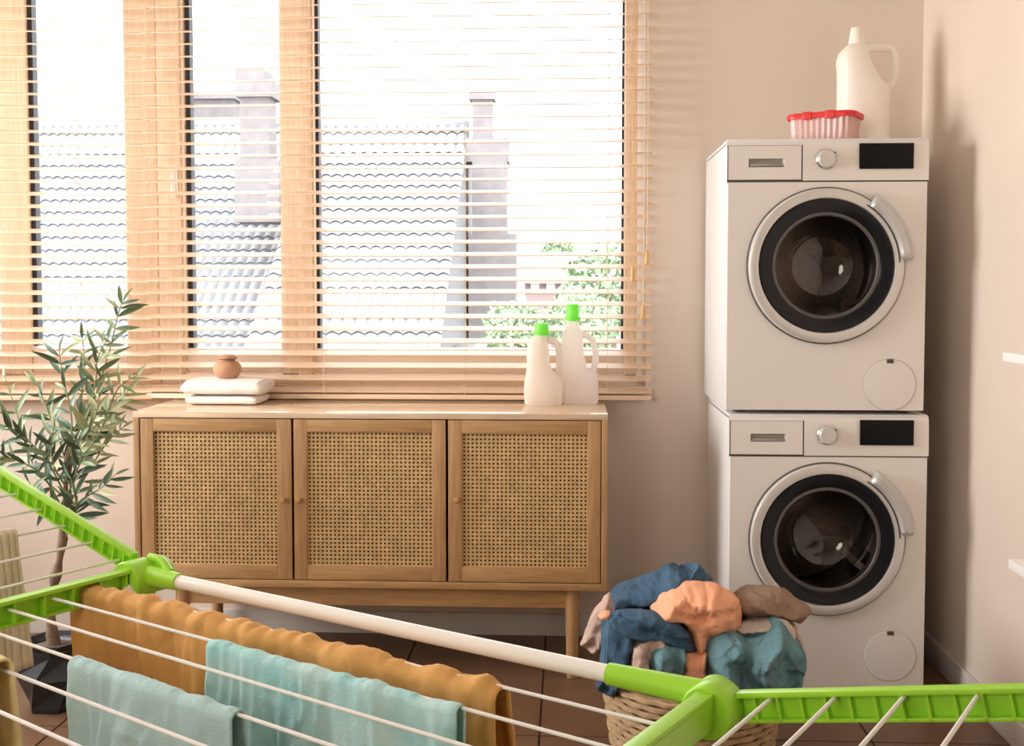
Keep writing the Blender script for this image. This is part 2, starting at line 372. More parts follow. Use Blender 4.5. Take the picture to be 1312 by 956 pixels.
# ============================================================ BLINDS
PITCH = .0427; SD = .050; ZB = .842
def blind(label, cat_group, x0_, x1_, tm, ladders, rail_z, cords=()):
    t = thing('venetian_blind', label, 'blind')
    t.matrix_world = tm; WM[t.name] = tm
    w = x1_ - x0_
    q = MB(); q.box(-w / 2, w / 2, -SD / 2, SD / 2, -.0017, .0017, .0008)
    bmesh.ops.recalc_face_normals(q.b, faces=q.b.faces)
    me = bpy.data.meshes.new('slat'); q.b.to_mesh(me); q.b.free(); me.materials.append(M['slat'])
    n = 36
    for i in range(n):
        z = rail_z + .030 + i * PITCH
        tilt = R(15.5) + random.uniform(-.012, .012)
        piece(me, 'slat', t, Matrix.Translation(((x0_ + x1_) / 2, 0, z)) @ Matrix.Rotation(random.uniform(-.0007, .0007), 4, 'Y') @ Matrix.Rotation(tilt, 4, 'X'))
    top = rail_z + .03 + n * PITCH
    bx('bottom_rail', (x0_, x1_, -SD / 2, SD / 2, rail_z - .001, rail_z + .016), M['slat'], t, .003, local=True)
    bx('headrail', (x0_, x1_, -.03, .03, top, top + .05), M['slat'], t, .003, local=True)
    for lx in ladders:
        q = MB()
        for yy in (-SD / 2 - .002, SD / 2 + .002): q.tube([(lx, yy, rail_z + .012), (lx, yy, top)], .0008, 6)
        q.build('ladder_cord', M['cord'], t, local=True)
    for cx2, zt_, m_ in cords:
        q = MB(); q.tube([(cx2, -SD / 2 - .012, zt_), (cx2 + .002, -SD / 2 - .012, (zt_ + top) / 2), (cx2, -SD / 2 - .012, top)], .0013, 6)
        c_ = q.build('pull_cord', M['tassel'] if m_ else M['cord'], t, local=True)
        q = MB(); q.lathe([(.0001, .002), (.004, 0), (.0055, -.008), (.008, -.040), (.0085, -.048), (.0001, -.050)], (cx2, -SD / 2 - .012, zt_), seg=14)
        q.build('tassel', M['tassel'], c_, local=True)
    return t
YB = 3.895
def bX(p, y=250): return at(p, y, YB).x
blind('long wooden venetian blind over the wide window behind the rattan cabinet', None,
      bX(191, 515), bX(834, 515), Matrix.Translation((0, YB, 0)),
      [bX(231), bX(415), bX(596), bX(779)], ZB,
      [(at(810, 340, YB).x, at(810, 342, YB - .03).z, 1), (at(828, 320, YB).x, at(828, 320, YB - .03).z, 0), (at(823, 390, YB).x, at(823, 391, YB - .03).z, 0)])
tmb = bayM @ Matrix.Translation((0, -.055, 0))
blind('wooden venetian blind on the angled window at the far left, behind the olive plant', None,
      -1.40, -.008, tmb, [bxy(114), bxy(-150)], ZB - .004)

# ============================================================ RATTAN CABINET
CX0, CX1 = -1.368, .126; CY0, CY1 = 3.49, 3.925; CZ0, CZ1 = .283, .8375
cab = thing('rattan_cabinet', 'light oak three-door sideboard with cane webbing doors under the window', 'cabinet', ((CX0 + CX1) / 2, (CY0 + CY1) / 2, 0))
T = .019
bx('top_panel', (CX0, CX1, CY0, CY1, CZ1 - T, CZ1), M['oaktop_lit'], cab, .0015)
bx('side_panel', (CX0, CX0 + T, CY0, CY1, CZ0, CZ1 - T), M['oakv'], cab, .0015)
bx('side_panel', (CX1 - T, CX1, CY0, CY1, CZ0, CZ1 - T), M['oakv'], cab, .0015)
bx('bottom_panel', (CX0 + T, CX1 - T, CY0, CY1, CZ0, CZ0 + .022), M['oak'], cab, .0015)
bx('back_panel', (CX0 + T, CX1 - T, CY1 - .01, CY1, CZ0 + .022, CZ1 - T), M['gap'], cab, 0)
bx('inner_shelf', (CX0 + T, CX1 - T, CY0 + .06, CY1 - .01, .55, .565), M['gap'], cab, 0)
zt = CZ1 - T - .003; zb = CZ0 + .022 + .003
edges = [(CX0 + T + .003, at(373.5, 640, CY0).x), (at(376.5, 640, CY0).x, at(571, 640, CY0).x), (at(574.2, 640, CY0).x, CX1 - T - .003)]
frames = [(197, 355, 553, 724), (393.5, 554, 554, 726), (592, 753, 556, 727)]
knobs = [(364, 640), (384, 640), (586, 640)]
for i, ((a, b), (fx0, fx1, fy0, fy1), (kx, ky)) in enumerate(zip(edges, frames, knobs)):
    yf = CY0 + .002
    ix0, ix1 = at(fx0, 640, CY0).x, at(fx1, 640, CY0).x; iz1, iz0 = at(500, fy0, CY0).z, at(500, fy1, CY0).z
    if i == 0: iz0 = at(280, 724, CY0).z; iz1 = at(280, 553, CY0).z
    if i == 2: iz0 = at(670, 727.5, CY0).z; iz1 = at(670, 556, CY0).z
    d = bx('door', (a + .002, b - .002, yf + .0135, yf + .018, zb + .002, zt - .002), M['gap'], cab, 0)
    bx('door_stile', (a, ix0, yf, yf + .0135, zb, zt), M['oakv'], d, .0012); bx('door_stile', (ix1, b, yf, yf + .0135, zb, zt), M['oakv'], d, .0012)
    bx('door_rail', (ix0, ix1, yf + .0002, yf + .0135, zb, iz0), M['oak'], d, .001); bx('door_rail', (ix0, ix1, yf + .0002, yf + .0135, iz1, zt), M['oak'], d, .001)
    # cane webbing: interlaced strips around open holes
    nx = 30; nz = 33; sx = (ix1 - ix0) / nx; sz = (iz1 - iz0) / nz; wd = .55; q = MB()
    for k in range(nx + 1):
        c = ix0 + k * sx; pts = []
        for side in (-1, 1):
            col = []
            for j in range(nz * 2 + 1):
                z = iz0 + j * sz / 2
                off = .0004 * (1 if (j // 2 + k) % 2 else -1)
                col.append(q.b.verts.new((c + side * sx * wd / 2, yf + .0075 + off, z)))
            pts.append(col)
        for j in range(nz * 2): q.b.faces.new((pts[0][j], pts[1][j], pts[1][j + 1], pts[0][j + 1]))
    for k in range(nz + 1):
        c = iz0 + k * sz; pts = []
        for side in (-1, 1):
            row = []
            for j in range(nx * 2 + 1):
                x = ix0 + j * sx / 2
                off = .0004 * (-1 if (j // 2 + k) % 2 else 1)
                row.append(q.b.verts.new((x, yf + .0075 + off, c + side * sz * wd / 2)))
            pts.append(row)
        for j in range(nx * 2): q.b.faces.new((pts[0][j], pts[0][j + 1], pts[1][j + 1], pts[1][j]))
    q.build('cane_webbing', M['cane'], d, False, kind='stuff')
    kp = at(kx, ky, CY0)
    q = MB(); q.lathe([(.0055, yf), (.005, yf - .010), (.0085, yf - .016), (.0095, yf - .021), (.007, yf - .025), (.0001, yf - .026)], (kp.x, 0, kp.z), 'Y', 20)
    q.build('knob', M['knob'], d)
# apron + legs
az0 = at(480, 776, CY0 + .03).z
LX = (-1.228, .018)
bx('apron', (LX[0] + .02, LX[1] - .02, CY0 + .03, CY0 + .048, az0, CZ0), M['oak'], cab, .001)
bx('apron', (LX[0] + .02, LX[1] - .02, CY1 - .06, CY1 - .045, az0, CZ0), M['oak'], cab, .001)
for lx in LX:
    for ly in (CY0 + .035, CY1 - .045):
        q = MB(); q.lathe([(.0001, 0), (.017, 0), (.018, .01), (.0225, CZ0 - .002), (.0001, CZ0)], (lx, ly, 0), seg=24)
        q.build('leg', M['oakv'], cab)

# ============================================================ WASHING MACHINES
def ringprof(q, prof, c, **k): q.lathe(prof, c, 'Y', 72, **k)
def machine(label, lx, lz):
    t = thing('washing_machine', label, 'washing machine', (lx, 3.40, lz), 0, 'front loading machines in a stack')
    Wd, D, H = .587, .52, .807
    L = dict(local=True)
    q = MB()   # carcass: open front shell
    q.box(0, .012, .012, D, .0, H - .008, .004); q.box(Wd - .012, Wd, .012, D, .0, H - .008, .004)
    q.box(.01, Wd - .01, D - .012, D, .0, H - .01, .003); q.box(.01, Wd - .01, .03, D, 0, .012)
    q.build('body', M['enamel_cool'], t, **L)
    bx('worktop', (0, Wd, .004, D, H - .022, H), M['enamel_cool'], t, .007, **L)
    # front panel with a round hole
    c = Vector((.291, 0, .4315)); rh = .2325; zp = .682
    q = MB(); N = 96; outer = []; inner = []; inn2 = []
    for k in range(N):
        a = 2 * math.pi * k / N; dx, dz = math.cos(a), math.sin(a)
        ts = []
        if dx > 1e-9: ts.append((Wd - .0015 - c.x) / dx)
        if dx < -1e-9: ts.append((.0015 - c.x) / dx)
        if dz > 1e-9: ts.append((zp - .002 - c.z) / dz)
        if dz < -1e-9: ts.append((.0 - c.z) / dz)
        tt = min(ts); outer.append((c.x + dx * tt, c.z + dz * tt))
        inner.append((c.x + dx * rh, c.z + dz * rh))
    for cc in ((.0015, 0), (Wd - .0015, 0), (.0015, zp - .002), (Wd - .0015, zp - .002)):
        k = min(range(N), key=lambda k_: (outer[k_][0] - cc[0]) ** 2 + (outer[k_][1] - cc[1]) ** 2); outer[k] = cc
    if lz < .5: outer = [(x_, z_ - .028 if z_ < .001 else z_) for x_, z_ in outer]
    A = [q.b.verts.new((x, .014, z)) for x, z in outer]; A2 = [q.b.verts.new((x, 0.0, z)) for x, z in [(c.x + (x - c.x) * .994, c.z + (z - c.z) * .994) for x, z in outer]]
    B = [q.b.verts.new((x, 0, z)) for x, z in inner]; B2 = [q.b.verts.new((x, .02, z)) for x, z in inner]
    q.skin([A, A2, B, B2], False)
    q.build('front_panel', M['enamel'], t, **L)
    # control panel, slightly leaning back with a rounded top
    q = MB(); prof = [(.014, zp), (-.002, zp + .001), (-.003, zp + .02), (.001, H - .020), (.005, H - .008), (.012, H - .003), (.03, H - .003)]
    rows = [[q.b.verts.new((x, y, z)) for y, z in prof] for x in (.221, Wd)]
    rows2 = [[q.b.verts.new((x, y, z)) for y, z in prof] for x in (0, .2195)]
    for j0, (a_, b_) in ((0, rows), (3, rows2)):
        for j in range(j0, len(prof) - 1): q.b.faces.new((a_[j], b_[j], b_[j + 1], a_[j + 1]))
        q.b.faces.new(a_[j0:]); q.b.faces.new(b_[j0:])
    cp = q.build('control_panel', M['enamel'], t, **L)
    bx('panel_gap', (.001, Wd - .001, .003, .02, zp - .0035, zp + .002), M['line'], cp, 0, **L)
    # drawer with a recessed grip
    dz0, dz1 = zp + .004, H - .021; dx0, dx1 = .003, .217
    gx0, gx1, gz0, gz1 = .062, .168, zp + .040, zp + .066
    q = MB()
    def fp(x, z, off=-.0045): return q.b.verts.new((x, off + .0016 + .001 * ((z - zp) / .1) * 3, z))
    xs = [dx0, gx0, gx1, dx1]; zs = [dz0, gz0, gz1, dz1]
    gv = [[fp(x, z) for x in xs] for z in zs]
    for j in range(3):
        for i in range(3):
            if i == 1 and j == 1: continue
            q.b.faces.new((gv[j][i], gv[j][i + 1], gv[j + 1][i + 1], gv[j + 1][i]))
    ins = [q.b.verts.new((x, .012, z)) for x, z in ((gx0 + .004, gz0 + .006), (gx1 - .004, gz0 + .006), (gx1 - .004, gz1), (gx0 + .004, gz1))]
    rim = [gv[1][1], gv[1][2], gv[2][2], gv[2][1]]
    for k in range(4): q.b.faces.new((rim[k], rim[(k + 1) % 4], ins[(k + 1) % 4], ins[k]))
    edge = [gv[0][0], gv[0][3], gv[3][3], gv[3][0]]; eb = [q.b.verts.new((v.co.x, .004, v.co.z)) for v in edge]
    q.b.faces.new((gv[0][0], gv[0][1], gv[0][2], gv[0][3], eb[1], eb[0])); q.b.faces.new((gv[3][0], gv[3][1], gv[3][2], gv[3][3], eb[2], eb[3]))
    dr = q.build('detergent_drawer', M['enamel'], t, False, **L)
    q = MB()
    q.box(0, .221, .002, .005, dz0 - .004, dz0 + .002); q.box(0, .221, .003, .006, dz1 - .002, dz1 + .003); q.box(dx1 - .002, .2215, .002, .005, dz0, dz1); q.box(0.001, dx0 + .002, .002, .005, dz0, dz1)
    q.build('drawer_gap', M['line'], dr, kind='stuff', **L)
    q = MB(); q.box(gx0 + .003, gx1 - .003, .0112, .014, gz0 + .004, gz1 + .001); q.box(gx0 + .006, gx1 - .006, -.001, .012, gz0 + .004, gz0 + .011, .001)
    q.build('grip_recess', M['recess'], dr, **L)
    kc = (.2885, 0, zp + .064)
    q = MB(); q.lathe([(.030, -.001), (.030, -.006), (.027, -.009), (.0255, -.009)], kc, 'Y', 40)
    kn = q.build('program_knob', M['chrome'], t, **L)
    q = MB(); q.lathe([(.026, -.004), (.0255, -.018), (.023, -.021), (.0001, -.0215)], kc, 'Y', 40); q.build('knob_face', M['silver'], kn, **L)
    bx('knob_mark', (kc[0] + .0185, kc[0] + .0235, -.0225, -.0210, kc[2] + .014, kc[2] + .019), M['line'], kn, 0, **L)
    dm = Matrix.Rotation(R(-1.8), 4, 'X')
    q = MB(); q.box(.385, .5415, -.0075, .004, zp + .034, zp + .109, .0015)
    q.build('display', M['screen'], t, **L)
    # door
    q = MB(); ringprof(q, [(.2285, .014), (.2285, -.012), (.224, -.019), (.212, -.022), (.200, -.020), (.197, -.012), (.197, .01)], c)
    d = q.build('door', M['silver'], t, **L)
    q = MB(); ringprof(q, [(.2285, -.009), (.2325, -.004), (.2325, .003), (.2285, .012)], c); q.build('door_gap', M['line'], d, **L)
    q = MB(); ringprof(q, [(.1975, -.012), (.195, -.0165), (.175, -.015), (.158, -.009), (.155, .006)], c); q.build('door_trim', M['black'], d, label='glossy black ring inside the silver door ring', **L)
    q = MB(); ringprof(q, [(.157, -.007), (.150, -.011), (.140, .004), (.125, .05), (.098, .088), (.06, .105), (.0001, .108)], c); q.build('door_glass', M['doorglass'], d, label='dark bowl shaped door glass', **L)
    q = MB(); ringprof(q, [(.160, -.004), (.157, -.0115), (.150, -.0125), (.147, -.008)], c); q.build('glass_rim', M['rubber'], d, **L)
    # handle: curved grip on the upper right of the ring
    q = MB(); rows = []
    n = 26
    for k in range(n + 1):
        a = R(4 + (56 - 4) * k / n); e = math.sin(math.pi * min(1, min(k, n - k) / 3 + .35) / 2) if k in (0, 1, n - 1, n) else 1
        ca, sa = math.cos(a), math.sin(a); row = []
        for r, y in ((.214, -.018), (.214, -.027 * e), (.222, -.036 * e), (.240, -.036 * e), (.252, -.026 * e), (.2535, -.008), (.2535, .0), (.23, 0.0)):
            row.append(q.b.verts.new((c.x + r * ca, y, c.z + r * sa)))
        rows.append(row)
    q.skin(rows, True, True)
    q.build('door_handle', M['handle'], d, label='grey curved door handle', **L)
    q = MB(); a0_, a1_ = R(2.5), R(57.5)
    q.lathe([(.2085, -.0225), (.2105, -.0232), (.2105, -.0225)], c, 'Y', 40, a0=a0_, a1=a1_)
    q.lathe([(.2105, -.02), (.2105, -.0232), (.2125, -.0232), (.2145, -.018)], c, 'Y', 40, a0=a0_, a1=a1_); q.build('handle_gap', M['line'], d, **L)
    # inside: gasket, drum, lifters
    q = MB(); ringprof(q, [(.2325, .018), (.205, .024), (.180, .03), (.170, .045), (.176, .06), (.165, .075), (.178, .09)], c); q.build('door_gasket', M['rubber'], t, **L)
    q = MB(); ringprof(q, [(.178, .088), (.232, .095), (.238, .12), (.238, .42), (.225, .44), (.08, .455), (.0001, .45)], c); dd = q.build('drum', M['drum'], t, **L)
    for k in range(3):
        a = R(200 + 120 * k); q = MB(); rows = []
        for y, h_ in ((.12, .02), (.16, .065), (.34, .065), (.41, .02)):
            row = []
            for da, hh in ((-.22, 0), (-.06, h_), (.06, h_), (.22, 0)):
                r = .237 - hh; row.append(q.b.verts.new((c.x + r * math.cos(a + da), y, c.z + r * math.sin(a + da))))
            rows.append(row)
        q.skin(rows, False, False); q.build('lifter', M['drum'], dd, **L)
    # service flap: thin round gap with a small tab on top
    pc = Vector((.484, 0, .079))
    q = MB(); q.lathe([(.0775, -.0001), (.0775, -.0006), (.0765, -.0006), (.0765, -.0001)], pc, 'Y', 56); fl = q.build('service_flap', M['recess'], t, **L)
    q = MB(); q.lathe([(.0765, -.0001), (.0755, -.0018), (.07, -.0022), (.0001, -.0022)], pc, 'Y', 56); q.build('flap_cover', M['enamel'], fl, **L)
    bx('flap_tab', (pc.x - .010, pc.x + .010, -.004, -.001, pc.z + .064, pc.z + .076), M['line'], fl, .001, **L)
    for fx in (.05, Wd - .05):
        for fy in (.06, D - .06):
            q = MB(); q.lathe([(.0001, 0), (.02, 0), (.02, -.012), (.016, -.0435), (.0001, -.0435)] if lz < .5 else [(.0001, 0), (.02, 0), (.018, -.0095), (.0001, -.0095)], (fx, fy, 0), seg=20)
            q.build('foot', M['rubber'], t, **L)
    return t
machine('white front loading machine on top of the other, red-lidded box above it', .472, .861)
machine('white front loading machine standing on the floor, bottom of the stack, beside the laundry pile', .486, .0437)
MT = .861 + .807

# ============================================================ THINGS ON THE MACHINE
p = at(1058, 176, 3.55)
bxt = thing('storage_box', 'pink translucent ribbed plastic box with red lid on top machine', 'box', (p.x, 3.56, MT), R(-29))
hw, hd, bh = .096, .062, .083
def rrect(hx_, hy_, r, n=5):
    pts = []
    for sx_, sy_, a0 in ((1, 1, 0), (-1, 1, 90), (-1, -1, 180), (1, -1, 270)):
        for k in range(n + 1):
            a = R(a0 + 90 * k / n); pts.append((sx_ * (hx_ - r) + r * math.cos(a), sy_ * (hy_ - r) + r * math.sin(a)))
    return pts
q = MB(); rings = []
for z, s_ in ((0, .92), (.004, .95), (bh * .5, .975), (bh, 1.0)):
    row = []; base = rrect(hw, hd, .03, 14)
    # resample densely for ribs
    P_ = []
    for k in range(len(base)):
        a_, b_ = Vector(base[k]), Vector(base[(k + 1) % len(base)]); nn = max(1, int((b_ - a_).length / .003))
        for j in range(nn): P_.append(a_.lerp(b_, j / nn))
    acc = 0
    for k, v in enumerate(P_):
        acc += (v - P_[k - 1]).length if k else 0
        rr = 1 + .028 * (math.sin(acc * 2 * math.pi / .018) if z > 0 else 0)
        row.append(q.b.verts.new((v.x * s_ * rr, v.y * s_ * rr, z)))
    rings.append(row)
q.skin(rings); q.build('box_body', M['pinkbox'], bxt, local=True)
q = MB(); rings = []
for z, g_ in ((bh - .008, .004), (bh - .008, .010), (bh + .002, .0115), (bh + .008, .009), (bh + .010, .002), (bh + .007, -.004)):
    rings.append([q.b.verts.new((x, y, z)) for x, y in rrect(hw + g_, hd + g_, .034, 8)])
q.skin(rings); ld = q.build('lid', M['redlid'], bxt, local=True)
for sx_ in (-.035, .035):
    bx('clip', (sx_ - .014, sx_ + .014, -hd - .014, -hd - .004, bh - .013, bh + .0115), M['redlid'], ld, .003, local=True)

def bottle(name, label, mtl, pts, yc, ry, neck, cap=None, handle=None, z0=0, group=None, Y=3.7):
    """pts: (py, left px, right px) rows of the body, bottom first."""
    b_ = at((pts[0][1] + pts[0][2]) / 2, pts[0][0], Y)
    t = thing(name, label, 'bottle', (b_.x, yc, z0), 0, group)
    secs = []
    ztop = None
    zb_ = at(700, pts[0][0], Y).z
    for i, (py, l, r) in enumerate(pts):
        A, B = at(l, py, Y), at(r, py, Y)
        f_ = 1 if i else .9
        ryy = min(ry, (B.x - A.x) * .5 * 1.0) * f_
        if (B.x - A.x) < .045: ryy = (B.x - A.x) / 2
        secs.append((A.z - zb_ + z0 + (0 if i else 0), (A.x + B.x) / 2, yc, (B.x - A.x) / 2, ryy))
    q = MB(); q.loft(secs, 32, 2.5); q.build('bottle_body', mtl, t)
    if handle:
        q = MB(); hp = []
        for hx_, hy_ in handle:
            v = at(hx_, hy_, Y); hp.append((v.x, yc, v.z - zb_ + z0))
        q.tube(smooth_path(hp, 6), .0105, 12); q.build('bottle_handle', mtl, t)
    if neck:
        l, r, y0_, y1_ = neck; A, B = at(l, y0_, Y), at(r, y0_, Y); C_ = at(l, y1_, Y)
        rn = (B.x - A.x) / 2; q = MB(); za, zb2 = A.z - zb_ + z0, C_.z - zb_ + z0
        if cap is None:
            q.lathe([(rn * 1.15, za), (rn, za + .006), (rn * .86, zb2 - .006), (rn * .8, zb2), (.0001, zb2)], ((A.x + B.x) / 2, yc, 0), seg=24)
            q.build('spout', mtl, t)
        else:
            hgt = zb2 - za
            q.lathe([(.0001, za), (rn * 1.25, za), (rn * 1.25, za + hgt * .22), (rn * 1.02, za + hgt * .28), (rn * .98, zb2 - .003), (rn * .9, zb2), (.0001, zb2)], ((A.x + B.x) / 2, yc, 0), seg=28)
            q.build('cap', cap, t, label='light green screw cap')
    return t
def smooth_path(P, n=6):
    P = [Vector(p_) for p_ in P]; out = []
    for i in range(len(P) - 1):
        p0, p1, p2, p3 = P[max(i - 1, 0)], P[i], P[i + 1], P[min(i + 2, len(P) - 1)]
        for k in range(n):
            t = k / n; out.append(.5 * ((2 * p1) + (p2 - p0) * t + (2 * p0 - 5 * p1 + 4 * p2 - p3) * t * t + (3 * p1 - p0 - 3 * p2 + p3) * t ** 3))
    out.append(P[-1]); return out
def jug():
    Y = 3.72
    t = thing('jug', 'large cream plastic jug with side handle on top machine behind red-lidded box', 'jug', (at(1106, 170, Y).x, Y, MT))
    def X(p_): return at(p_, 120, Y).x
    def Z(p_): return at(1106, p_, Y).z
    rows = [(MT, 1075, 1138, .9), (MT + .006, 1073, 1140, 1), (Z(140), 1073, 1140, 1), (Z(112), 1073, 1140, 1), (Z(104), 1073, 1128, 1), (Z(90), 1073, 1119, 1), (Z(84), 1072, 1116, .98), (Z(76), 1072, 1113, .96), (Z(68), 1075, 1112, .86), (Z(62), 1080, 1112, .7), (Z(58), 1085, 1110, .45), (Z(56), 1087, 1106, .3)]
    q = MB(); q.loft([(z, (X(a) + X(b)) / 2, Y, (X(b) - X(a)) / 2, .062 * f_) for z, a, b, f_ in rows], 36, 2.6); q.build('jug_body', M['jug'], t)
    q = MB(); q.tube(smooth_path([(X(1104), Y, Z(63)), (X(1125), Y, Z(61.5)), (X(1140), Y, Z(64)), (X(1146), Y, Z(76)), (X(1146), Y, Z(98)), (X(1140), Y, Z(112)), (X(1128), Y, Z(122))], 6), .0125, 14)
    q.build('jug_handle', M['jug'], t)
    cx_ = (X(1087) + X(1106)) / 2
    q = MB(); q.lathe([(.027, Z(60)), (.0245, Z(54)), (.019, Z(38)), (.0185, Z(36)), (.0135, Z(35)), (.0001, Z(35))], (cx_, Y, 0), seg=28); q.build('spout', M['jug'], t)
jug()
# ============================================================ THINGS ON THE CABINET
Yb = 3.75
bottle('detergent_bottle', 'shorter cream detergent bottle with green cap and side handle on rattan cabinet', M['hdpe'],
       [(519, 674, 718), (517, 672, 720), (503, 671, 721), (492, 671.5, 721), (482, 673, 718), (475, 674.5, 708), (465, 675, 704), (450, 674.5, 704), (442, 676, 703), (435, 680, 701), (430, 685, 700), (428, 686, 699)],
       Yb, .036, (685, 703, 429, 415), M['greencap'], [(698, 436), (710, 437), (715.5, 446), (716.5, 460), (716, 474), (713, 486)], CZ1, None, Yb)
Yc = 3.80
bottle('detergent_bottle', 'taller white detergent bottle with green cap, right of the shorter one', M['hdpe2'],
       [(518, 722, 765), (516, 720, 766.5), (500, 719.5, 767), (480, 720, 766.5), (472, 720, 752), (455, 719.5, 748), (440, 719, 747), (428, 721, 746), (419, 725, 743), (413, 727, 741), (411, 728, 740)],
       Yc, .036, (725.5, 741.5, 412, 391), M['greencap'], [(742, 428), (756, 434), (762, 446), (763, 460), (761, 474), (758, 484)], CZ1, None, Yc)
# towels
def towel(name, label, x0_, x1_, y0_, y1_, z0, h, group, lump=0):
    t = thing(name, label, 'towel', ((x0_ + x1_) / 2, (y0_ + y1_) / 2, z0), R(-1.5), group)
    w, dp = x1_ - x0_, y1_ - y0_
    lay = 1
    hh = h / lay
    for li in range(lay):
        q = MB(); nx, seg = 26, 24; rings = []
        for i in range(nx + 1):
            u_ = i / nx; x = -w / 2 + w * u_; e = min(u_, 1 - u_); ee = min(1, (e / .035)) ** .5
            row = []
            for k in range(seg):
                a = 2 * math.pi * k / seg; ca, sa = math.cos(a), math.sin(a)
                yy = math.copysign(abs(ca) ** .45, ca) * dp / 2 * (.96 + .04 * ee); zz = hh * li + hh / 2 + math.copysign(abs(sa) ** .7, sa) * (hh / 2 - .0004) * (.55 + .45 * ee)
                wob = .003 * fbm(x * 18 + li * 9, yy * 18, z0 * 5) + (lump * .012 * math.sin(math.pi * u_) ** .5 if sa > .3 and li == lay - 1 else 0)
                row.append(q.b.verts.new((x + .004 * fbm(yy * 20, zz * 60, li), yy + wob * .8, max(0.0, zz + wob * (1 if sa > 0 else 0)))))
            rings.append(row)
        q.skin(rings); q.build('fold', M['towel'], t, local=True)
    return t
tx0, tx1 = at(238, 519, 3.68).x, at(329, 519, 3.68).x
towel('folded_towel', 'white folded terry towel lying on the cabinet, lower of two under clay pot', tx0, tx1, 3.675, 3.85, CZ1, .032, 'folded white towels')
towel('folded_towel', 'thicker white folded terry towel, upper of two, with clay pot on it', tx0 - .014, tx1 + .014, 3.67, 3.86, CZ1 + .0325, .048, 'folded white towels', .4)
cp = at(290.5, 488, 3.75)
zt_ = CZ1 + .0805 + .004
t = thing('clay_pot', 'small round terracotta pot with brown wooden lid on white towels', 'pot', (cp.x, 3.76, zt_))
q = MB(); q.lathe([(.0001, 0), (.028, 0), (.038, .008), (.046, .024), (.0475, .034), (.042, .048), (.032, .056), (.024, .058), (.024, .062), (.0001, .062)], (0, 0, 0), seg=40); q.build('pot_body', M['clay'], t, local=True)
q = MB(); q.lathe([(.0001, .0625), (.026, .0625), (.034, .067), (.034, .071), (.026, .078), (.012, .0805), (.0001, .081)], (0, 0, 0), seg=36); q.build('lid', M['claylid'], t, local=True)

# ============================================================ SHELVES, RIGHT WALL
for lab, z, ys in (('white wall shelf board on right wall, upper of the two at picture edge', 1.082, 2.65), ('white wall shelf board on right wall, lower of the two near the skirting', .616, 2.59)):
    o = bx('wall_shelf', (1.0, XR, 1.6, ys, z - .021, z), M['shelf'], None, .0015); props(o, lab, 'shelf', 'white wall shelves')

# ============================================================ OLIVE TREE
PB = Vector((-1.50, 3.20, 0))
ol = thing('olive_tree', 'potted olive tree with grey green leaves left of the rattan cabinet', 'plant', PB)
q = MB(); rings = []
for z, r, tw in ((0, .075, 0), (.012, .078, 0), (.10, .105, 22), (.165, .072, 45), (.185, .080, 45), (.20, .098, 60)):
    rings.append([q.b.verts.new((PB.x + r * math.cos(R(60 * k + tw)), PB.y + r * math.sin(R(60 * k + tw)), z)) for k in range(6)])
for z, r, tw in ((.20, .088, 60), (.185, .072, 45), (.172, .062, 45)):
    rings.append([q.b.verts.new((PB.x + r * math.cos(R(60 * k + tw)), PB.y + r * math.sin(R(60 * k + tw)), z)) for k in range(6)])
q.skin(rings); pot = q.build('pot', M['pot'], ol, False, label='black faceted pot')
q = MB(); q.lathe([(.072, .176), (.05, .182), (.0001, .186)], (PB.x, PB.y, 0), seg=18); q.build('soil', M['soil'], pot, kind='stuff')
YT = 3.20
def tp(px, py, dy=0): return at(px, py, YT + dy)
trunk = smooth_path([(PB.x, PB.y, .17), tp(64, 775), tp(70, 745), tp(79, 700), tp(83, 650), tp(86, 600), tp(90, 560)], 5)
trunk = [p_ + Vector((.006 * fbm(p_.z * 30, 1), .006 * fbm(p_.z * 30, 5), 0)) for p_ in trunk]
q = MB(); n = len(trunk); q.tube(trunk, [.017 * (1 - .62 * (i / n)) + .0035 * math.sin(i * 1.3) for i in range(n)], 12); tr = q.build('trunk', M['bark'], ol)
def leaf_mesh(m):
    q = MB(); L_ = 1.0; rows = []
    for i in range(7):
        u_ = i / 6; w = .088 * math.sin(math.pi * (u_ ** .85)) ** .8 if 0 < u_ < 1 else .004
        rows.append([q.b.verts.new((u_, -w, .045 * (w / .115) - .22 * u_ * u_)), q.b.verts.new((u_, 0, -.22 * u_ * u_)), q.b.verts.new((u_, w, .045 * (w / .115) - .22 * u_ * u_))])
    q.skin(rows, False, False)
    for f in q.b.faces: f.smooth = True
    me = bpy.data.meshes.new('leaf'); q.b.to_mesh(me); q.b.free(); me.materials.append(m); return me
LM = [leaf_mesh(M['leafa']), leaf_mesh(M['leafb']), leaf_mesh(M['leafc'])]
rnd = random.Random(5)
nleaf = 0
def add_leaf(p_, dirv, ln, kind):
    global nleaf
    dirv = dirv.normalized(); side = dirv.cross(Vector((rnd.uniform(-.5, .5), -1, rnd.uniform(-.2, .8)))).normalized(); up = side.cross(dirv)
    if up.dot(Vector((0, -1, .3))) < 0: side = -side; up = -up
    m = Matrix((dirv, side, up)).transposed().to_4x4(); m = Matrix.Translation(p_ - PB) @ m @ Matrix.Diagonal((ln, ln * rnd.uniform(.9, 1.25), ln, 1))
    piece(LM[kind], 'leaf', ol, m); nleaf += 1
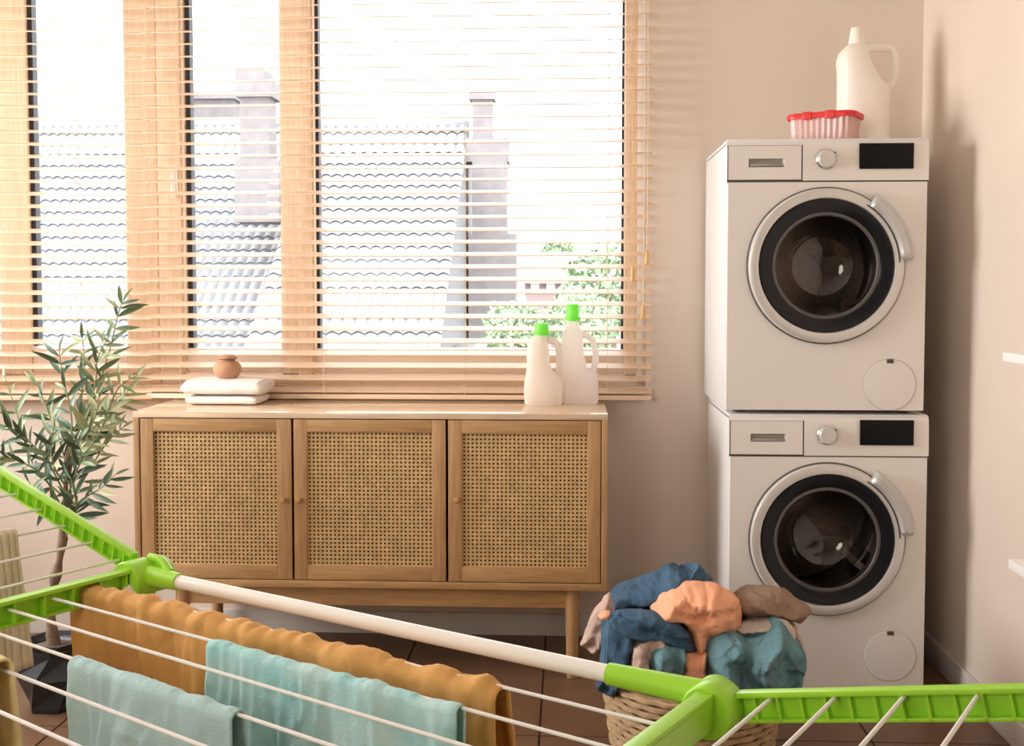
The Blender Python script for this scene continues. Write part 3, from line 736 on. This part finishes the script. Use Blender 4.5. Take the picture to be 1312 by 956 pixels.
# branches: (points in photo columns/rows, depth drift, shade preference)
br = [([(88, 620), (100, 540), (108, 470), (105, 430)], .02, 0, 9), ([(90, 590), (118, 520), (140, 450), (152, 400), (158, 386)], .0, 1, 10),
      ([(86, 640), (60, 590), (30, 560), (6, 545)], -.05, 0, 11), ([(84, 660), (55, 610), (22, 590), (0, 585)], -.08, 0, 9),
      ([(88, 610), (75, 560), (58, 520), (48, 490)], .05, 1, 9), ([(90, 600), (110, 560), (138, 530), (165, 500)], .06, 2, 12),
      ([(86, 650), (110, 610), (135, 570), (160, 545)], .03, 2, 10), ([(86, 660), (105, 640), (130, 625), (150, 606)], -.06, 0, 8),
      ([(84, 680), (75, 650), (50, 640), (36, 615)], -.04, 0, 8), ([(86, 600), (92, 540), (80, 480), (76, 450)], -.03, 0, 9),
      ([(88, 600), (125, 560), (150, 500), (178, 480)], .02, 2, 8), ([(83, 690), (92, 670), (98, 650), (90, 610)], -.05, 0, 9),
      ([(86, 640), (45, 600), (25, 540), (5, 480)], .04, 1, 8), ([(90, 580), (120, 500), (125, 460), (140, 430)], -.02, 1, 8), ([(90, 600), (100, 570), (120, 540), (128, 500)], -.05, 2, 9),
      ([(86, 625), (70, 600), (66, 570), (70, 540)], -.07, 0, 9), ([(85, 640), (96, 610), (104, 585), (98, 560)], -.08, 0, 9)]
for pts, dr_, sh, nl in br:
    P_ = [tp(x, y, dr_ * (i / (len(pts) - 1)) * 1.5) for i, (x, y) in enumerate(pts)]
    S = smooth_path(P_, 6)
    q = MB(); q.tube(S, [.0034 * (1 - .7 * i / len(S)) for i in range(len(S))], 6); q.build('branch', M['twig'], ol)
    for k in range(nl):
        f_ = .22 + .78 * k / (nl - 1); i = min(len(S) - 2, int(f_ * (len(S) - 1))); p_ = S[i]; tdir = (S[i + 1] - S[i]).normalized()
        for sgn in ((-1, 1) if k < nl - 1 else (0,)):
            sidev = tdir.cross(Vector((0, -1, 0))).normalized() * sgn
            dv = tdir * rnd.uniform(.3, 1.1) + sidev * rnd.uniform(.2, 1.1) + Vector((rnd.uniform(-.25, .25), rnd.uniform(-.7, .5), rnd.uniform(-.3, .3)))
            kd = sh if rnd.random() < .65 else rnd.choice((0, 1, 2, 1))
            if nleaf < 296: add_leaf(p_, dv, rnd.uniform(.046, .092) * (.8 if k > nl - 3 else 1), kd)

# ============================================================ DRYING RACK
HUB = Vector((-.709, 1.847, .75)); RU = Vector((.861, -.509, 0)).normalized(); RV = Vector((-.509, -.861, 0)).normalized()
def rk(u_, v_, z=.75): return Vector((HUB.x, HUB.y, 0)) + RU * u_ + RV * v_ * (1 + .15 * u_) + Vector((0, 0, z))
RW = .60; RL = 1.03
WANG = R(16); WANG2 = R(12.5)
rack = thing('drying_rack', 'white clothes drying rack with lime green joints and raised wings in foreground', 'drying rack', rk(RL / 2, RW / 2, 0))
for v_ in (0, RW):
    q = MB(); q.tube([rk(.06, v_), rk(RL - .06, v_)], .0112, 20); q.build('side_tube', M['tube'], rack)
for k in range(7):
    v_ = .100 + .0735 * k
    if v_ < RW - .03:
        q = MB(); q.tube([rk(0.0, v_, .75), rk(RL, v_, .75)], .0024, 8); q.build('wire', M['wire'], rack)
def frame_M(o_, xd, zd):
    xd = xd.normalized(); yd = zd.cross(xd).normalized(); zd = xd.cross(yd)
    return Matrix.Translation(o_) @ Matrix((xd, yd, zd)).transposed().to_4x4()
def channel(o_, xd, zd, ln, flip, rib_step=.03, wd=.016, ht=.034):
    Mx = frame_M(o_, xd, zd)
    def yb_(a, b): a *= flip; b *= flip; return min(a, b), max(a, b)
    q = MB()
    ya, yb = yb_(wd / 2 - .003, wd / 2); q.box(0, ln, ya, yb, -ht / 2, ht / 2, .001, Mx)
    b_ = q.build('end_bar', M['green'], rack)
    ya, yb = yb_(-wd / 2, wd / 2 + .001)
    q = MB(); q.box(0, ln, ya, yb, ht / 2 - .006, ht / 2 + .001, .002, Mx); q.build('top_flange', M['green'], b_)
    ya, yb = yb_(-wd / 2 + .003, wd / 2)
    q = MB(); q.box(0, ln, ya, yb, -ht / 2 - .001, -ht / 2 + .003, .001, Mx); q.build('bottom_flange', M['green'], b_)
    k = .02
    while k < ln - .01:
        q = MB(); q.box(k - .0015, k + .0015, -wd / 2 + .003, wd / 2 - .003, -ht / 2, ht / 2 - .003, 0, Mx); q.build('rib', M['green'], b_, False); k += rib_step
    return b_
Zv = Vector((0, 0, 1))
channel(rk(0, .02, .745), RV, Zv, RW - .04, -1, .05, .02, .040)
channel(rk(RL, .02, .745), RV, Zv, RW * 1.15 - .04, 1, .05, .02, .040)
for uu, sg, wa in ((0, -1, WANG), (RL, 1, WANG2)):
    wdv = (RU * sg * math.cos(wa) + Zv * math.sin(wa)); wn = (Zv * math.cos(wa) - RU * sg * math.sin(wa))
    for v_ in (0, RW):
        channel(rk(uu, v_, .757 if sg < 0 else .738) + wdv * .03, wdv, wn, .47, (-1 if sg < 0 else 1), .028)
    q = MB(); q.tube([rk(uu, -.0, .757) + wdv * .49, rk(uu, RW, .757) + wdv * .49], .010, 16); q.build('wing_tube', M['tube'], rack)
    for k in range(5):
        a = .068 + .076 * k
        q = MB(); q.tube([rk(uu, 0, .747) + wdv * a, rk(uu, RW, .747) + wdv * a], .0024, 8); q.build('wire', M['wire'], rack)
    for v_, sv in ((0, 1), (RW, -1)):
        q = MB()
        Mx = frame_M(rk(uu, v_, .748), RV, Zv)
        def cyl(a, b, r, dx=0, dz=0):
            prof = [(.0001, a), (r * .93, a), (r, a + .003), (r, b - .003), (r * .93, b), (.0001, b)]
            vs_ = []
            rings = q.lathe(prof, (0, 0, 0), 'X', 32)
            off = RU * (dx * -sg) + Zv * dz
            for row in rings:
                for v in row: v.co = Mx @ v.co + off
        if sg < 0:
            cyl(-.012, .034, .034, -.008, -.006); cyl(-.030, -.010, .029, .014, .002)
        else:
            cyl(-.012, .034, .032, 0, -.008); cyl(-.030, -.010, .027, .010, -.008)
        hb = q.build('corner_joint', M['green'], rack)
        q = MB(); s_ = -sg
        q.tube([rk(uu + s_ * .012, v_), rk(uu + s_ * .05, v_), rk(uu + s_ * (.088 if sg < 0 else .145), v_)], [.0175, .0160, .0138], 20); q.build('socket', M['green'], hb)
        if sg > 0: continue
        q = MB(); q.tube(smooth_path([rk(uu - s_ * .0, v_ - .012 * sv, .777), rk(uu + s_ * .030, v_ - .012 * sv, .775), rk(uu + s_ * .058, v_ - .006 * sv, .7605)], 4), [.007] * 9, 10); q.build('fin', M['green'], hb)
# crossing legs
for v_ in (.035, RW - .035):
    for a, b, dv in ((.0, RL - .03, 0), (RL, .03, .016)):
        q = MB(); q.tube([rk(a, v_ + dv, .735), rk(b, v_ + dv, .010)], .009, 14); q.build('leg', M['tube'], rack)
for uu in (.03, RL - .03):
    q = MB(); q.tube([rk(uu, .035, .012), rk(uu, RW - .019, .012)], .012, 14); q.build('foot_tube', M['tube'], rack)

def drape(name, label, cat, m, v_, u0, u1, L1, L2, amp, seed, ztop=.756, rad=.011, thick=.004, axis_o=None, axis_d=None, axis_n=None, flare=0, ribs=0, nu=150, rag=.01, sub=None, droop=0):
    """cloth hung over a wire; u runs along it, the two sides hang down on either side."""
    q = MB(); rows = []; NT = 54
    for i in range(nu + 1):
        s = i / nu; u_ = u0 + (u1 - u0) * s; row = []
        la = L1 + rag * fbm(s * 5, seed); lb = L2 + rag * fbm(s * 5, seed + 3)
        topn = .0055 * fbm(u_ * 26, seed, 2) * (amp / .01)
        r_ = rad * (1 + .35 * fbm(u_ * 14, seed, 9))
        for k in range(NT + 1):
            c_ = k / NT * 2 - 1; side = 1 if c_ > 0 else -1; w = abs(c_)
            arc = .22
            if w < arc:
                th = w / arc * math.pi / 2; n_ = side * r_ * math.sin(th); z_ = r_ * math.cos(th); hang = 0
            else:
                hang = (w - arc) / (1 - arc) * (lb if side > 0 else la); n_ = side * r_; z_ = -hang
            g_ = .35 + min(1, hang / .10)
            ff = fbm(u_ * 15 + .6 * math.sin(hang * 9 + seed) + hang * side * 1.3, seed + side, hang * 2.0)
            ff = math.copysign(abs(ff) ** .8, ff) + .35 * (1 - abs(noise.noise(Vector((u_ * 34, seed, hang * 5)))) * 3)
            n_ += side * amp * g_ * (ff + .45)
            if ribs: n_ += side * .0016 * math.sin(u_ * ribs)
            z_ += topn * (1 if hang == 0 else .6)
            du = flare * hang * (s - .5) * 2 + .3 * amp * fbm(hang * 20, seed + 5, s * 4)
            P0 = (axis_o + axis_d * (u_ + du)) if axis_o is not None else rk(u_ + du, v_, 0)
            nn = axis_n if axis_n is not None else RV
            P_ = P0 + nn * n_ + Zv * ((ztop if axis_o is None else 0) + z_ - droop * (2 * s - 1) ** 2)
            row.append(q.b.verts.new(P_))
        rows.append(row)
    q.skin(rows, False, False)
    o = q.build(name, m); props(o, label, cat)
    so = o.modifiers.new('thickness', 'SOLIDIFY'); so.thickness = thick; so.offset = 1
    return o
drape('ochre_garment', 'ochre cotton garment hanging over rack wire nearest the thick tube', 'clothes', M['ochre'], .102, -.030, .80, .34, .36, .0145, 3.3, ztop=.738, rad=.013)
drape('mint_towel', 'pale mint cloth with turquoise patches on second rack wire, before ochre garment', 'clothes', M['mint'], 0.1765, .375, .80, .28, .30, .007, 8.1, ztop=.744, rad=.007, thick=.003)
drape('light_blue_towel', 'light blue cloth over nearest visible rack wire at bottom left', 'clothes', M['ltblue'], .3215, .285, .60, .25, .26, .006, 12.4, ztop=.744, rad=.008, thick=.003)
drape('yellow_cloth', 'pale yellow cloth at bottom left corner of the picture on rack', 'clothes', M['yellow'], .405, .08, .255, .2, .2, .008, 17.2, ztop=.755, rad=.014)
wdv = (-RU * math.cos(WANG) + Zv * math.sin(WANG))
drape('beige_knit', 'beige ribbed knit hanging from raised left wing of the rack', 'clothes', M['knit'], 0, .10, .46, .22, .23, .003, 21.7,
      axis_o=rk(0, 0, .750) + wdv * .22, axis_d=RV, axis_n=RU, flare=.10, ribs=520, nu=330, rag=.004, rad=.008)

# ============================================================ LAUNDRY
def cloth_lump(name, m, poly, Y, T, seed, fold=(1, 0), amp=.012, fq=9, parent=None, label=None, back=1.0, lean=0, crease=1.0, nsm=2):
    """one crumpled garment: outline in photo columns/rows, rounded body in depth, folds running along `fold`."""
    P_ = [Vector((x / 3.859 + 720, y / 3.859 + 700)) for x, y in poly]
    S = []
    n = len(P_)
    for i in range(n):
        p0, p1, p2, p3 = P_[i - 1], P_[i], P_[(i + 1) % n], P_[(i + 2) % n]
        for k in range(10):
            t = k / 10; S.append(.5 * ((2 * p1) + (p2 - p0) * t + (2 * p0 - 5 * p1 + 4 * p2 - p3) * t * t + (3 * p1 - p0 - 3 * p2 + p3) * t ** 3))
    S = [p_ + Vector((fbm(p_.x * .11, p_.y * .11, seed), fbm(p_.x * .11, p_.y * .11, seed + 40))) * 1.6 for p_ in S]
    c = sum(S, Vector((0, 0))) / len(S); NR = 44; q = MB()
    fd = Vector(fold).normalized(); fp_ = Vector((-fd.y, fd.x))
    def pt(e, r, side):
        f = c.lerp(e, r); w = at(f.x, f.y, Y)
        prof = max(0, 1 - r ** 3.2) ** .6
        X_, Z_ = w.x, w.z
        al = (X_ * fd.x + Z_ * fd.y); ac = (X_ * fp_.x + Z_ * fp_.y)
        wv = ac * fq + .9 * fbm(al * 4, ac * 5, seed) + seed
        rid = 1 - abs((wv % 1) * 2 - 1); rid = rid * rid * (3 - 2 * rid)
        fold_d = (rid - .4) * amp * 4.2 * (.5 + .8 * abs(noise.noise(Vector((al * 6, ac * 3, seed + 4))) + .35)) * crease + amp * 1.2 * fbm(X_ * 13, Z_ * 13, seed) + amp * .45 * fbm(X_ * 36, Z_ * 36, seed + 9)
        w2 = al * fq * .9 + ac * fq * 1.6 + 1.3 * fbm(al * 7, ac * 6, seed + 21)
        r2 = 1 - abs((w2 % 1) * 2 - 1); fold_d += (r2 ** 2 - .3) * amp * .9 * max(0, noise.noise(Vector((X_ * 9, Z_ * 9, seed + 2))) + .35)
        hem = min(1, (1 - r) * 5 + .45)
        d_ = T * prof * (1 if side < 0 else back) + fold_d * hem
        yy = Y + side * d_ + lean * (w.z - .4)
        return Vector((w.x, yy, w.z))
    fr_, bk = [], []
    for j in range(1, NR + 1):
        r = (j / NR) ** .8
        fr_.append([q.b.verts.new(pt(e, r, -1)) for e in S])
        if j < NR: bk.append([q.b.verts.new(pt(e, r, 1)) for e in S])
    vc = q.b.verts.new(pt(S[0], 0, -1)); vb = q.b.verts.new(pt(S[0], 0, 1)); m_ = len(S)
    q.skin(fr_, False); q.skin(bk + [fr_[-1]], False)
    for k in range(m_):
        q.b.faces.new((vc, fr_[0][k], fr_[0][(k + 1) % m_])); q.b.faces.new((vb, bk[0][(k + 1) % m_], bk[0][k]))
    o = q.build(name, m, parent)
    if parent is None: props(o, label, 'clothes', None)
    elif label: o['label'] = label
    return o
lp = Vector((.33, 2.96, 0))
# woven basket that carries the pile
bk_ = thing('laundry_basket', 'round wicker basket under the heap of laundry before the machines', 'basket', lp)
q = MB(); q.lathe([(.0001, .006), (.195, .006), (.20, .012), (.225, .20), (.228, .215), (.220, .215), (.192, .018), (.0001, .018)], lp, seg=56); q.build('basket_body', M['wicker'], bk_)
for k in range(11):
    z = .02 + k * .0185; r = .203 + .028 * (z / .2)
    q = MB(); pts = []
    for j in range(97):
        a = 2 * math.pi * j / 96; rr = r + .003 * (1 if (j // 2 + k) % 2 else -1); pts.append((lp.x + rr * math.cos(a), lp.y + rr * math.sin(a), z))
    q.tube(pts, .0075, 6, False); q.build('weave_strand', M['wicker'], bk_)
je = thing('jeans', 'crumpled blue denim jeans draped over left half of the laundry heap', 'clothes', lp + Vector((-.15, 0, .3)))
cloth_lump('waist', M['denim'], [(226, 262), (240, 225), (310, 200), (390, 165), (470, 120), (530, 86), (570, 100), (600, 122), (650, 112), (672, 86), (710, 120), (742, 182), (700, 250), (600, 330), (440, 350), (270, 345), (235, 310)], 3.03, .09, 1.2, (1, .45), .014, 10, je, lean=-.1)
cloth_lump('leg', M['denim'], [(235, 330), (300, 318), (400, 322), (480, 335), (560, 365), (610, 410), (640, 460), (668, 520), (620, 512), (560, 488), (500, 480), (440, 450), (380, 450), (300, 430), (240, 380)], 2.86, .05, 4.6, (1, -.35), .009, 12, je)
cloth_lump('leg', M['denim'], [(205, 350), (290, 345), (370, 380), (382, 440), (345, 500), (335, 600), (325, 720), (180, 720), (186, 600), (192, 480)], 2.87, .055, 7.7, (.05, 1), .008, 11, je)
for X_, Y_, Z_ in ((0, 0, 0),):
    q = MB(); seam = smooth_path([at(x / 3.859 + 720, y / 3.859 + 700, yy) for x, y, yy in ((232, 380, 2.826), (226, 480, 2.814), (222, 560, 2.812), (224, 640, 2.812), (222, 690, 2.815))], 8)
    q.tube(seam, .0016, 6); q.build('seam', mat('seam_thread', (0.16, 0.25, 0.34, 1), .9, var=.1), je)
cloth_lump('pink_beige_shirt', M['pinkbeige'], [(236, 228), (200, 262), (150, 330), (125, 385), (108, 440), (92, 492), (120, 508), (152, 526), (180, 500), (205, 460), (240, 400), (262, 320)], 2.93, .04, 11.3, (.6, 1), .007, 13, None, 'pink beige shirt sleeve hanging from left edge of the laundry heap, beside jeans', nsm=1)
cloth_lump('orange_sock', M['orange'], [(178, 345), (200, 325), (235, 322), (240, 352), (205, 362)], 2.87, .03, 3, (1, 0), .004, 12, None, 'small bit of orange cloth between pink sleeve and jeans in heap')
cloth_lump('orange_sweater', M['orange'], [(430, 300), (480, 240), (530, 205), (590, 182), (660, 174), (740, 182), (810, 208), (862, 250), (890, 310), (888, 380), (866, 425), (790, 440), (722, 462), (694, 528), (655, 520), (640, 450), (612, 380), (560, 345), (500, 330)], 2.93, .105, 9.4, (.35, 1), .017, 6.5, None, 'bright orange sweater bulging at the top of the laundry heap', lean=-.05)
cloth_lump('brown_trousers', M['brown'], [(840, 262), (890, 225), (960, 206), (1050, 202), (1110, 215), (1165, 262), (1230, 302), (1222, 340), (1185, 374), (1130, 366), (1040, 362), (960, 372), (880, 385), (850, 330)], 3.0, .07, 5.9, (1, -.2), .014, 11, None, 'brown trousers at upper right of the laundry heap, against lower machine', lean=-.05)
cloth_lump('taupe_shirt', M['pinkbeige'], [(1080, 372), (1150, 378), (1172, 430), (1192, 480), (1175, 520), (1120, 500), (1070, 430)], 2.95, .04, 2.4, (.4, 1), .008, 12, None, 'taupe cloth below the brown trousers at right end of heap')
cloth_lump('grey_shirt', M['greycloth'], [(862, 405), (920, 382), (990, 372), (1060, 360), (1110, 372), (1150, 410), (1130, 470), (1000, 480), (900, 460)], 2.90, .06, 14.2, (1, .2), .008, 12, None, 'light grey shirt between brown trousers and teal shirt in heap')
cloth_lump('teal_shirt', M['teal'], [(706, 500), (725, 452), (790, 424), (860, 430), (920, 445), (985, 425), (1030, 390), (1065, 366), (1105, 392), (1140, 440), (1188, 495), (1202, 560), (1185, 630), (1165, 700), (1130, 735), (950, 740), (740, 735), (700, 660), (698, 580)], 2.86, .115, 6.6, (.25, 1), .015, 9, None, 'large teal linen shirt on lower right of the laundry heap', crease=1.2)
cloth_lump('teal_blouse', M['teal'], [(428, 540), (450, 505), (500, 486), (560, 492), (608, 510), (600, 600), (590, 700), (540, 725), (420, 722), (418, 620)], 2.83, .055, 16.1, (.3, 1), .010, 12, None, 'smaller teal garment between beige and orange cloth at heap front')
cloth_lump('orange_shirt', M['orange'], [(590, 540), (620, 522), (680, 528), (716, 522), (712, 600), (706, 700), (640, 722), (580, 715), (584, 620)], 2.85, .05, 19.9, (0, 1), .006, 10, None, 'orange cloth strip hanging between the two teal garments')
cloth_lump('beige_trousers', M['pinkbeige'], [(338, 500), (372, 460), (420, 436), (466, 428), (500, 450), (516, 486), (470, 500), (436, 530), (424, 620), (415, 710), (330, 712), (334, 600)], 2.845, .05, 24.6, (.15, 1), .010, 10, None, 'beige trousers hanging between jeans leg and smaller teal garment')
cloth_lump('dark_cloth', M['brown'], [(260, 330), (500, 300), (800, 320), (1080, 390), (1130, 520), (1120, 600), (700, 640), (230, 640), (225, 500)], 3.02, .05, 30.3, (1, .3), .012, 8, None, 'dark brown cloth in the middle of the heap under other clothes')

# ============================================================ OUTSIDE
q = MB(); q.box(-150, 150, 8, 400, -3.2, -3.0); g_ = q.build('ground', M['lawn'], None, False); g_['kind'] = 'structure'
YH = 26.0
def house(label, x0p, x1p, ytop, ybot, YH, tile_to, group):
    A = at(x0p, ytop, YH); B = at(x1p, ytop, YH); zr = A.z; ze = at(500, ybot, YH - 6).z
    x0_, x1_ = A.x, B.x
    t = thing('house', label, 'house', ((x0_ + x1_) / 2, YH, -3), 0, group)
    ye = YH - 6
    q = MB(); v = [(x0_, ye, ze), (x1_, ye, ze), (x1_, YH, zr), (x0_, YH, zr), (x1_, YH + 6, ze), (x0_, YH + 6, ze)]
    V = [q.b.verts.new(p_) for p_ in v]; q.b.faces.new((V[0], V[1], V[2], V[3])); q.b.faces.new((V[3], V[2], V[4], V[5])); q.b.faces.new((V[0], V[3], V[5])); q.b.faces.new((V[1], V[2], V[4])); q.b.faces.new((V[0], V[1], V[4], V[5]))
    rf = q.build('roof', M['roofgap'], t, False)
    bx('wall', (x0_ + .3, x1_ - .3, ye + .5, YH + 5.5, -3, ze), M['render'], t, 0)
    # pantiles
    sl = math.atan2(zr - ze, 6.0); L_ = math.hypot(6.0, zr - ze); tw, th_ = .235, L_ / 18
    nxt = int((x1_ - x0_) / tw)
    def tile(q, mtx):
        rows = []
        for y, k_ in ((0, 1), (th_ * 1.06, .8)):
            rows.append([q.b.verts.new(mtx @ Vector((tw * (-.5 + j / 5), y, .07 * k_ * math.sin(math.pi * j / 5) + (.04 if y == 0 else .015)))) for j in range(6)])
        q.skin(rows, False, False)
    bm_ = MB(); tile(bm_, Matrix.Identity(4)); me = bpy.data.meshes.new('roof_tile'); 
    for f in bm_.b.faces: f.smooth = True
    bm_.b.to_mesh(me); bm_.b.free(); me.materials.append(M['rooftile'])
    rest = MB(); cnt = 0
    for i in range(nxt):
        for j in range(18):
            mm = Matrix.Translation((x1_ - (i + .5) * tw, ye, ze + .02)) @ Matrix.Rotation(sl, 4, 'X') @ Matrix.Translation((0, j * th_, 0))
            if cnt < tile_to and i < 17:
                piece(me, 'roof_tile', rf, WM[t.name].inverted() @ mm); cnt += 1
            else: tile(rest, mm)
    if nxt > 17: rest.build('roof_tile', M['rooftile'], rf, True, kind='stuff')
    else: rest.b.free()
    q = MB(); q.tube([(x0_, YH, zr + .03), (x1_, YH, zr + .03)], .12, 10); q.build('ridge', M['rooftile'], t)
    return t
def chimney(t, x0p, x1p, ytop, ybot, Y, steps=()):
    A = at(x0p, ytop, Y); B = at(x1p, ybot, Y); w = B.x - A.x
    q = MB(); q.box(A.x, B.x, Y, Y + w * .9, B.z, A.z); c_ = q.build('chimney', M['brickc'], t, False)
    for k_, (a, b, y0_, y1_) in enumerate(steps):
        P0, P1 = at(a, y0_, Y), at(b, y1_, Y); q = MB(); q.box(P0.x, P1.x, Y - .12 - .05 * k_, Y + w + .1, P1.z, P0.z); q.build('chimney_band', M['brickc'], c_, False)
h1 = house('pale tiled roof house outside, seen through the wide right window pane', 405, 601, 163, 452, 26, 300, 'houses outside the window')
chimney(h1, 605, 631, 128, 330, 25.3, [(601, 634, 116, 128), (598, 652, 178, 208), (606, 650, 208, 440), (602, 662, 300, 440)])
h2 = house('pale tiled roof house outside behind left panes and plant, with wide chimney', -260, 404, 165, 455, 29, 0, 'houses outside the window')
chimney(h2, 307, 346, 104, 230, 24.5, [(303, 340, 90, 104), (304, 351, 104, 125), (304, 362, 205, 285)])
ht = at(270, 150, 30)
q = MB(); A = at(244, 128, 31); B = at(299, 165, 31); q.box(A.x, B.x, 31, 33, B.z, A.z); q.box(A.x - .3, B.x + .1, 30.8, 33.2, A.z, A.z + .2); q.build('dormer', M['brickc'], h2, False)
# neighbouring low house and greenery at the right of the pane
h3 = thing('house', 'small pinkish house outside between green trees at lower right of pane', 'house', (at(700, 380, 40).x, 41, -3), 0, 'houses outside the window')
A = at(672, 345, 40); B = at(735, 400, 40)
bx('wall', (A.x, B.x, 40, 44, -3, A.z - .5), M['redhouse'], h3, 0)
q = MB(); V = [q.b.verts.new(p_) for p_ in ((A.x - .3, 39.6, A.z - .5), (B.x + .3, 39.6, A.z - .5), (B.x + .3, 42, A.z + .6), (A.x - .3, 42, A.z + .6), (B.x + .3, 44.4, A.z - .5), (A.x - .3, 44.4, A.z - .5))]
q.b.faces.new((V[0], V[1], V[2], V[3])); q.b.faces.new((V[3], V[2], V[4], V[5])); q.b.faces.new((V[0], V[3], V[5])); q.b.faces.new((V[1], V[2], V[4])); q.build('roof', M['redhouse'], h3, False)
for k in range(3):
    px_ = 680 + k * 20; P0 = at(px_, 362, 39.98); bx('window', (P0.x, P0.x + .3, 39.9, 40.0, P0.z - .35, P0.z), M['casing'], h3, 0)
def tree(label, px, py, Y, rr, seed, m='foli'):
    c = at(px, py, Y); t = thing('garden_tree', label, 'tree', (c.x, Y, -3), 0, 'trees outside the window')
    q = MB(); q.tube([(c.x, Y, -3), (c.x + .1, Y, c.z * .5 - 1), (c.x, Y, c.z)], [.16, .12, .08], 8); q.build('trunk', M['bark'], t)
    rg = random.Random(seed); q = MB()
    for k in range(1500):
        d = Vector((rg.gauss(0, 1), rg.gauss(0, 1), rg.gauss(0, 1))).normalized(); r = rr * (.55 + .45 * rg.random() ** .4) * (1 + .25 * fbm(d.x * 2, d.y * 2, d.z * 2 + seed))
        p_ = c + Vector((d.x, d.y, d.z * .9)) * r; s_ = rr * .10
        a = Vector((rg.uniform(-1, 1), rg.uniform(-1, 1), rg.uniform(-1, 1))).normalized(); b2 = a.orthogonal().normalized()
        q.b.faces.new([q.b.verts.new(p_ + v * s_) for v in (a, b2 * .6, -a, -b2 * .6)])
    q.build('crown', M[m], t, False, kind='stuff')
tree('tall green tree outside at right edge of the window pane', 778, 372, 19, .85, 3)
tree('round green bush tree outside, left of the tall tree at pane edge', 742, 415, 17, .55, 5)
tree('distant green tree outside near the pinkish house roof', 716, 335, 46, .95, 8)
tree('small low green tree outside beside the stepped chimney, left of other trees', 660, 425, 17, .50, 11)
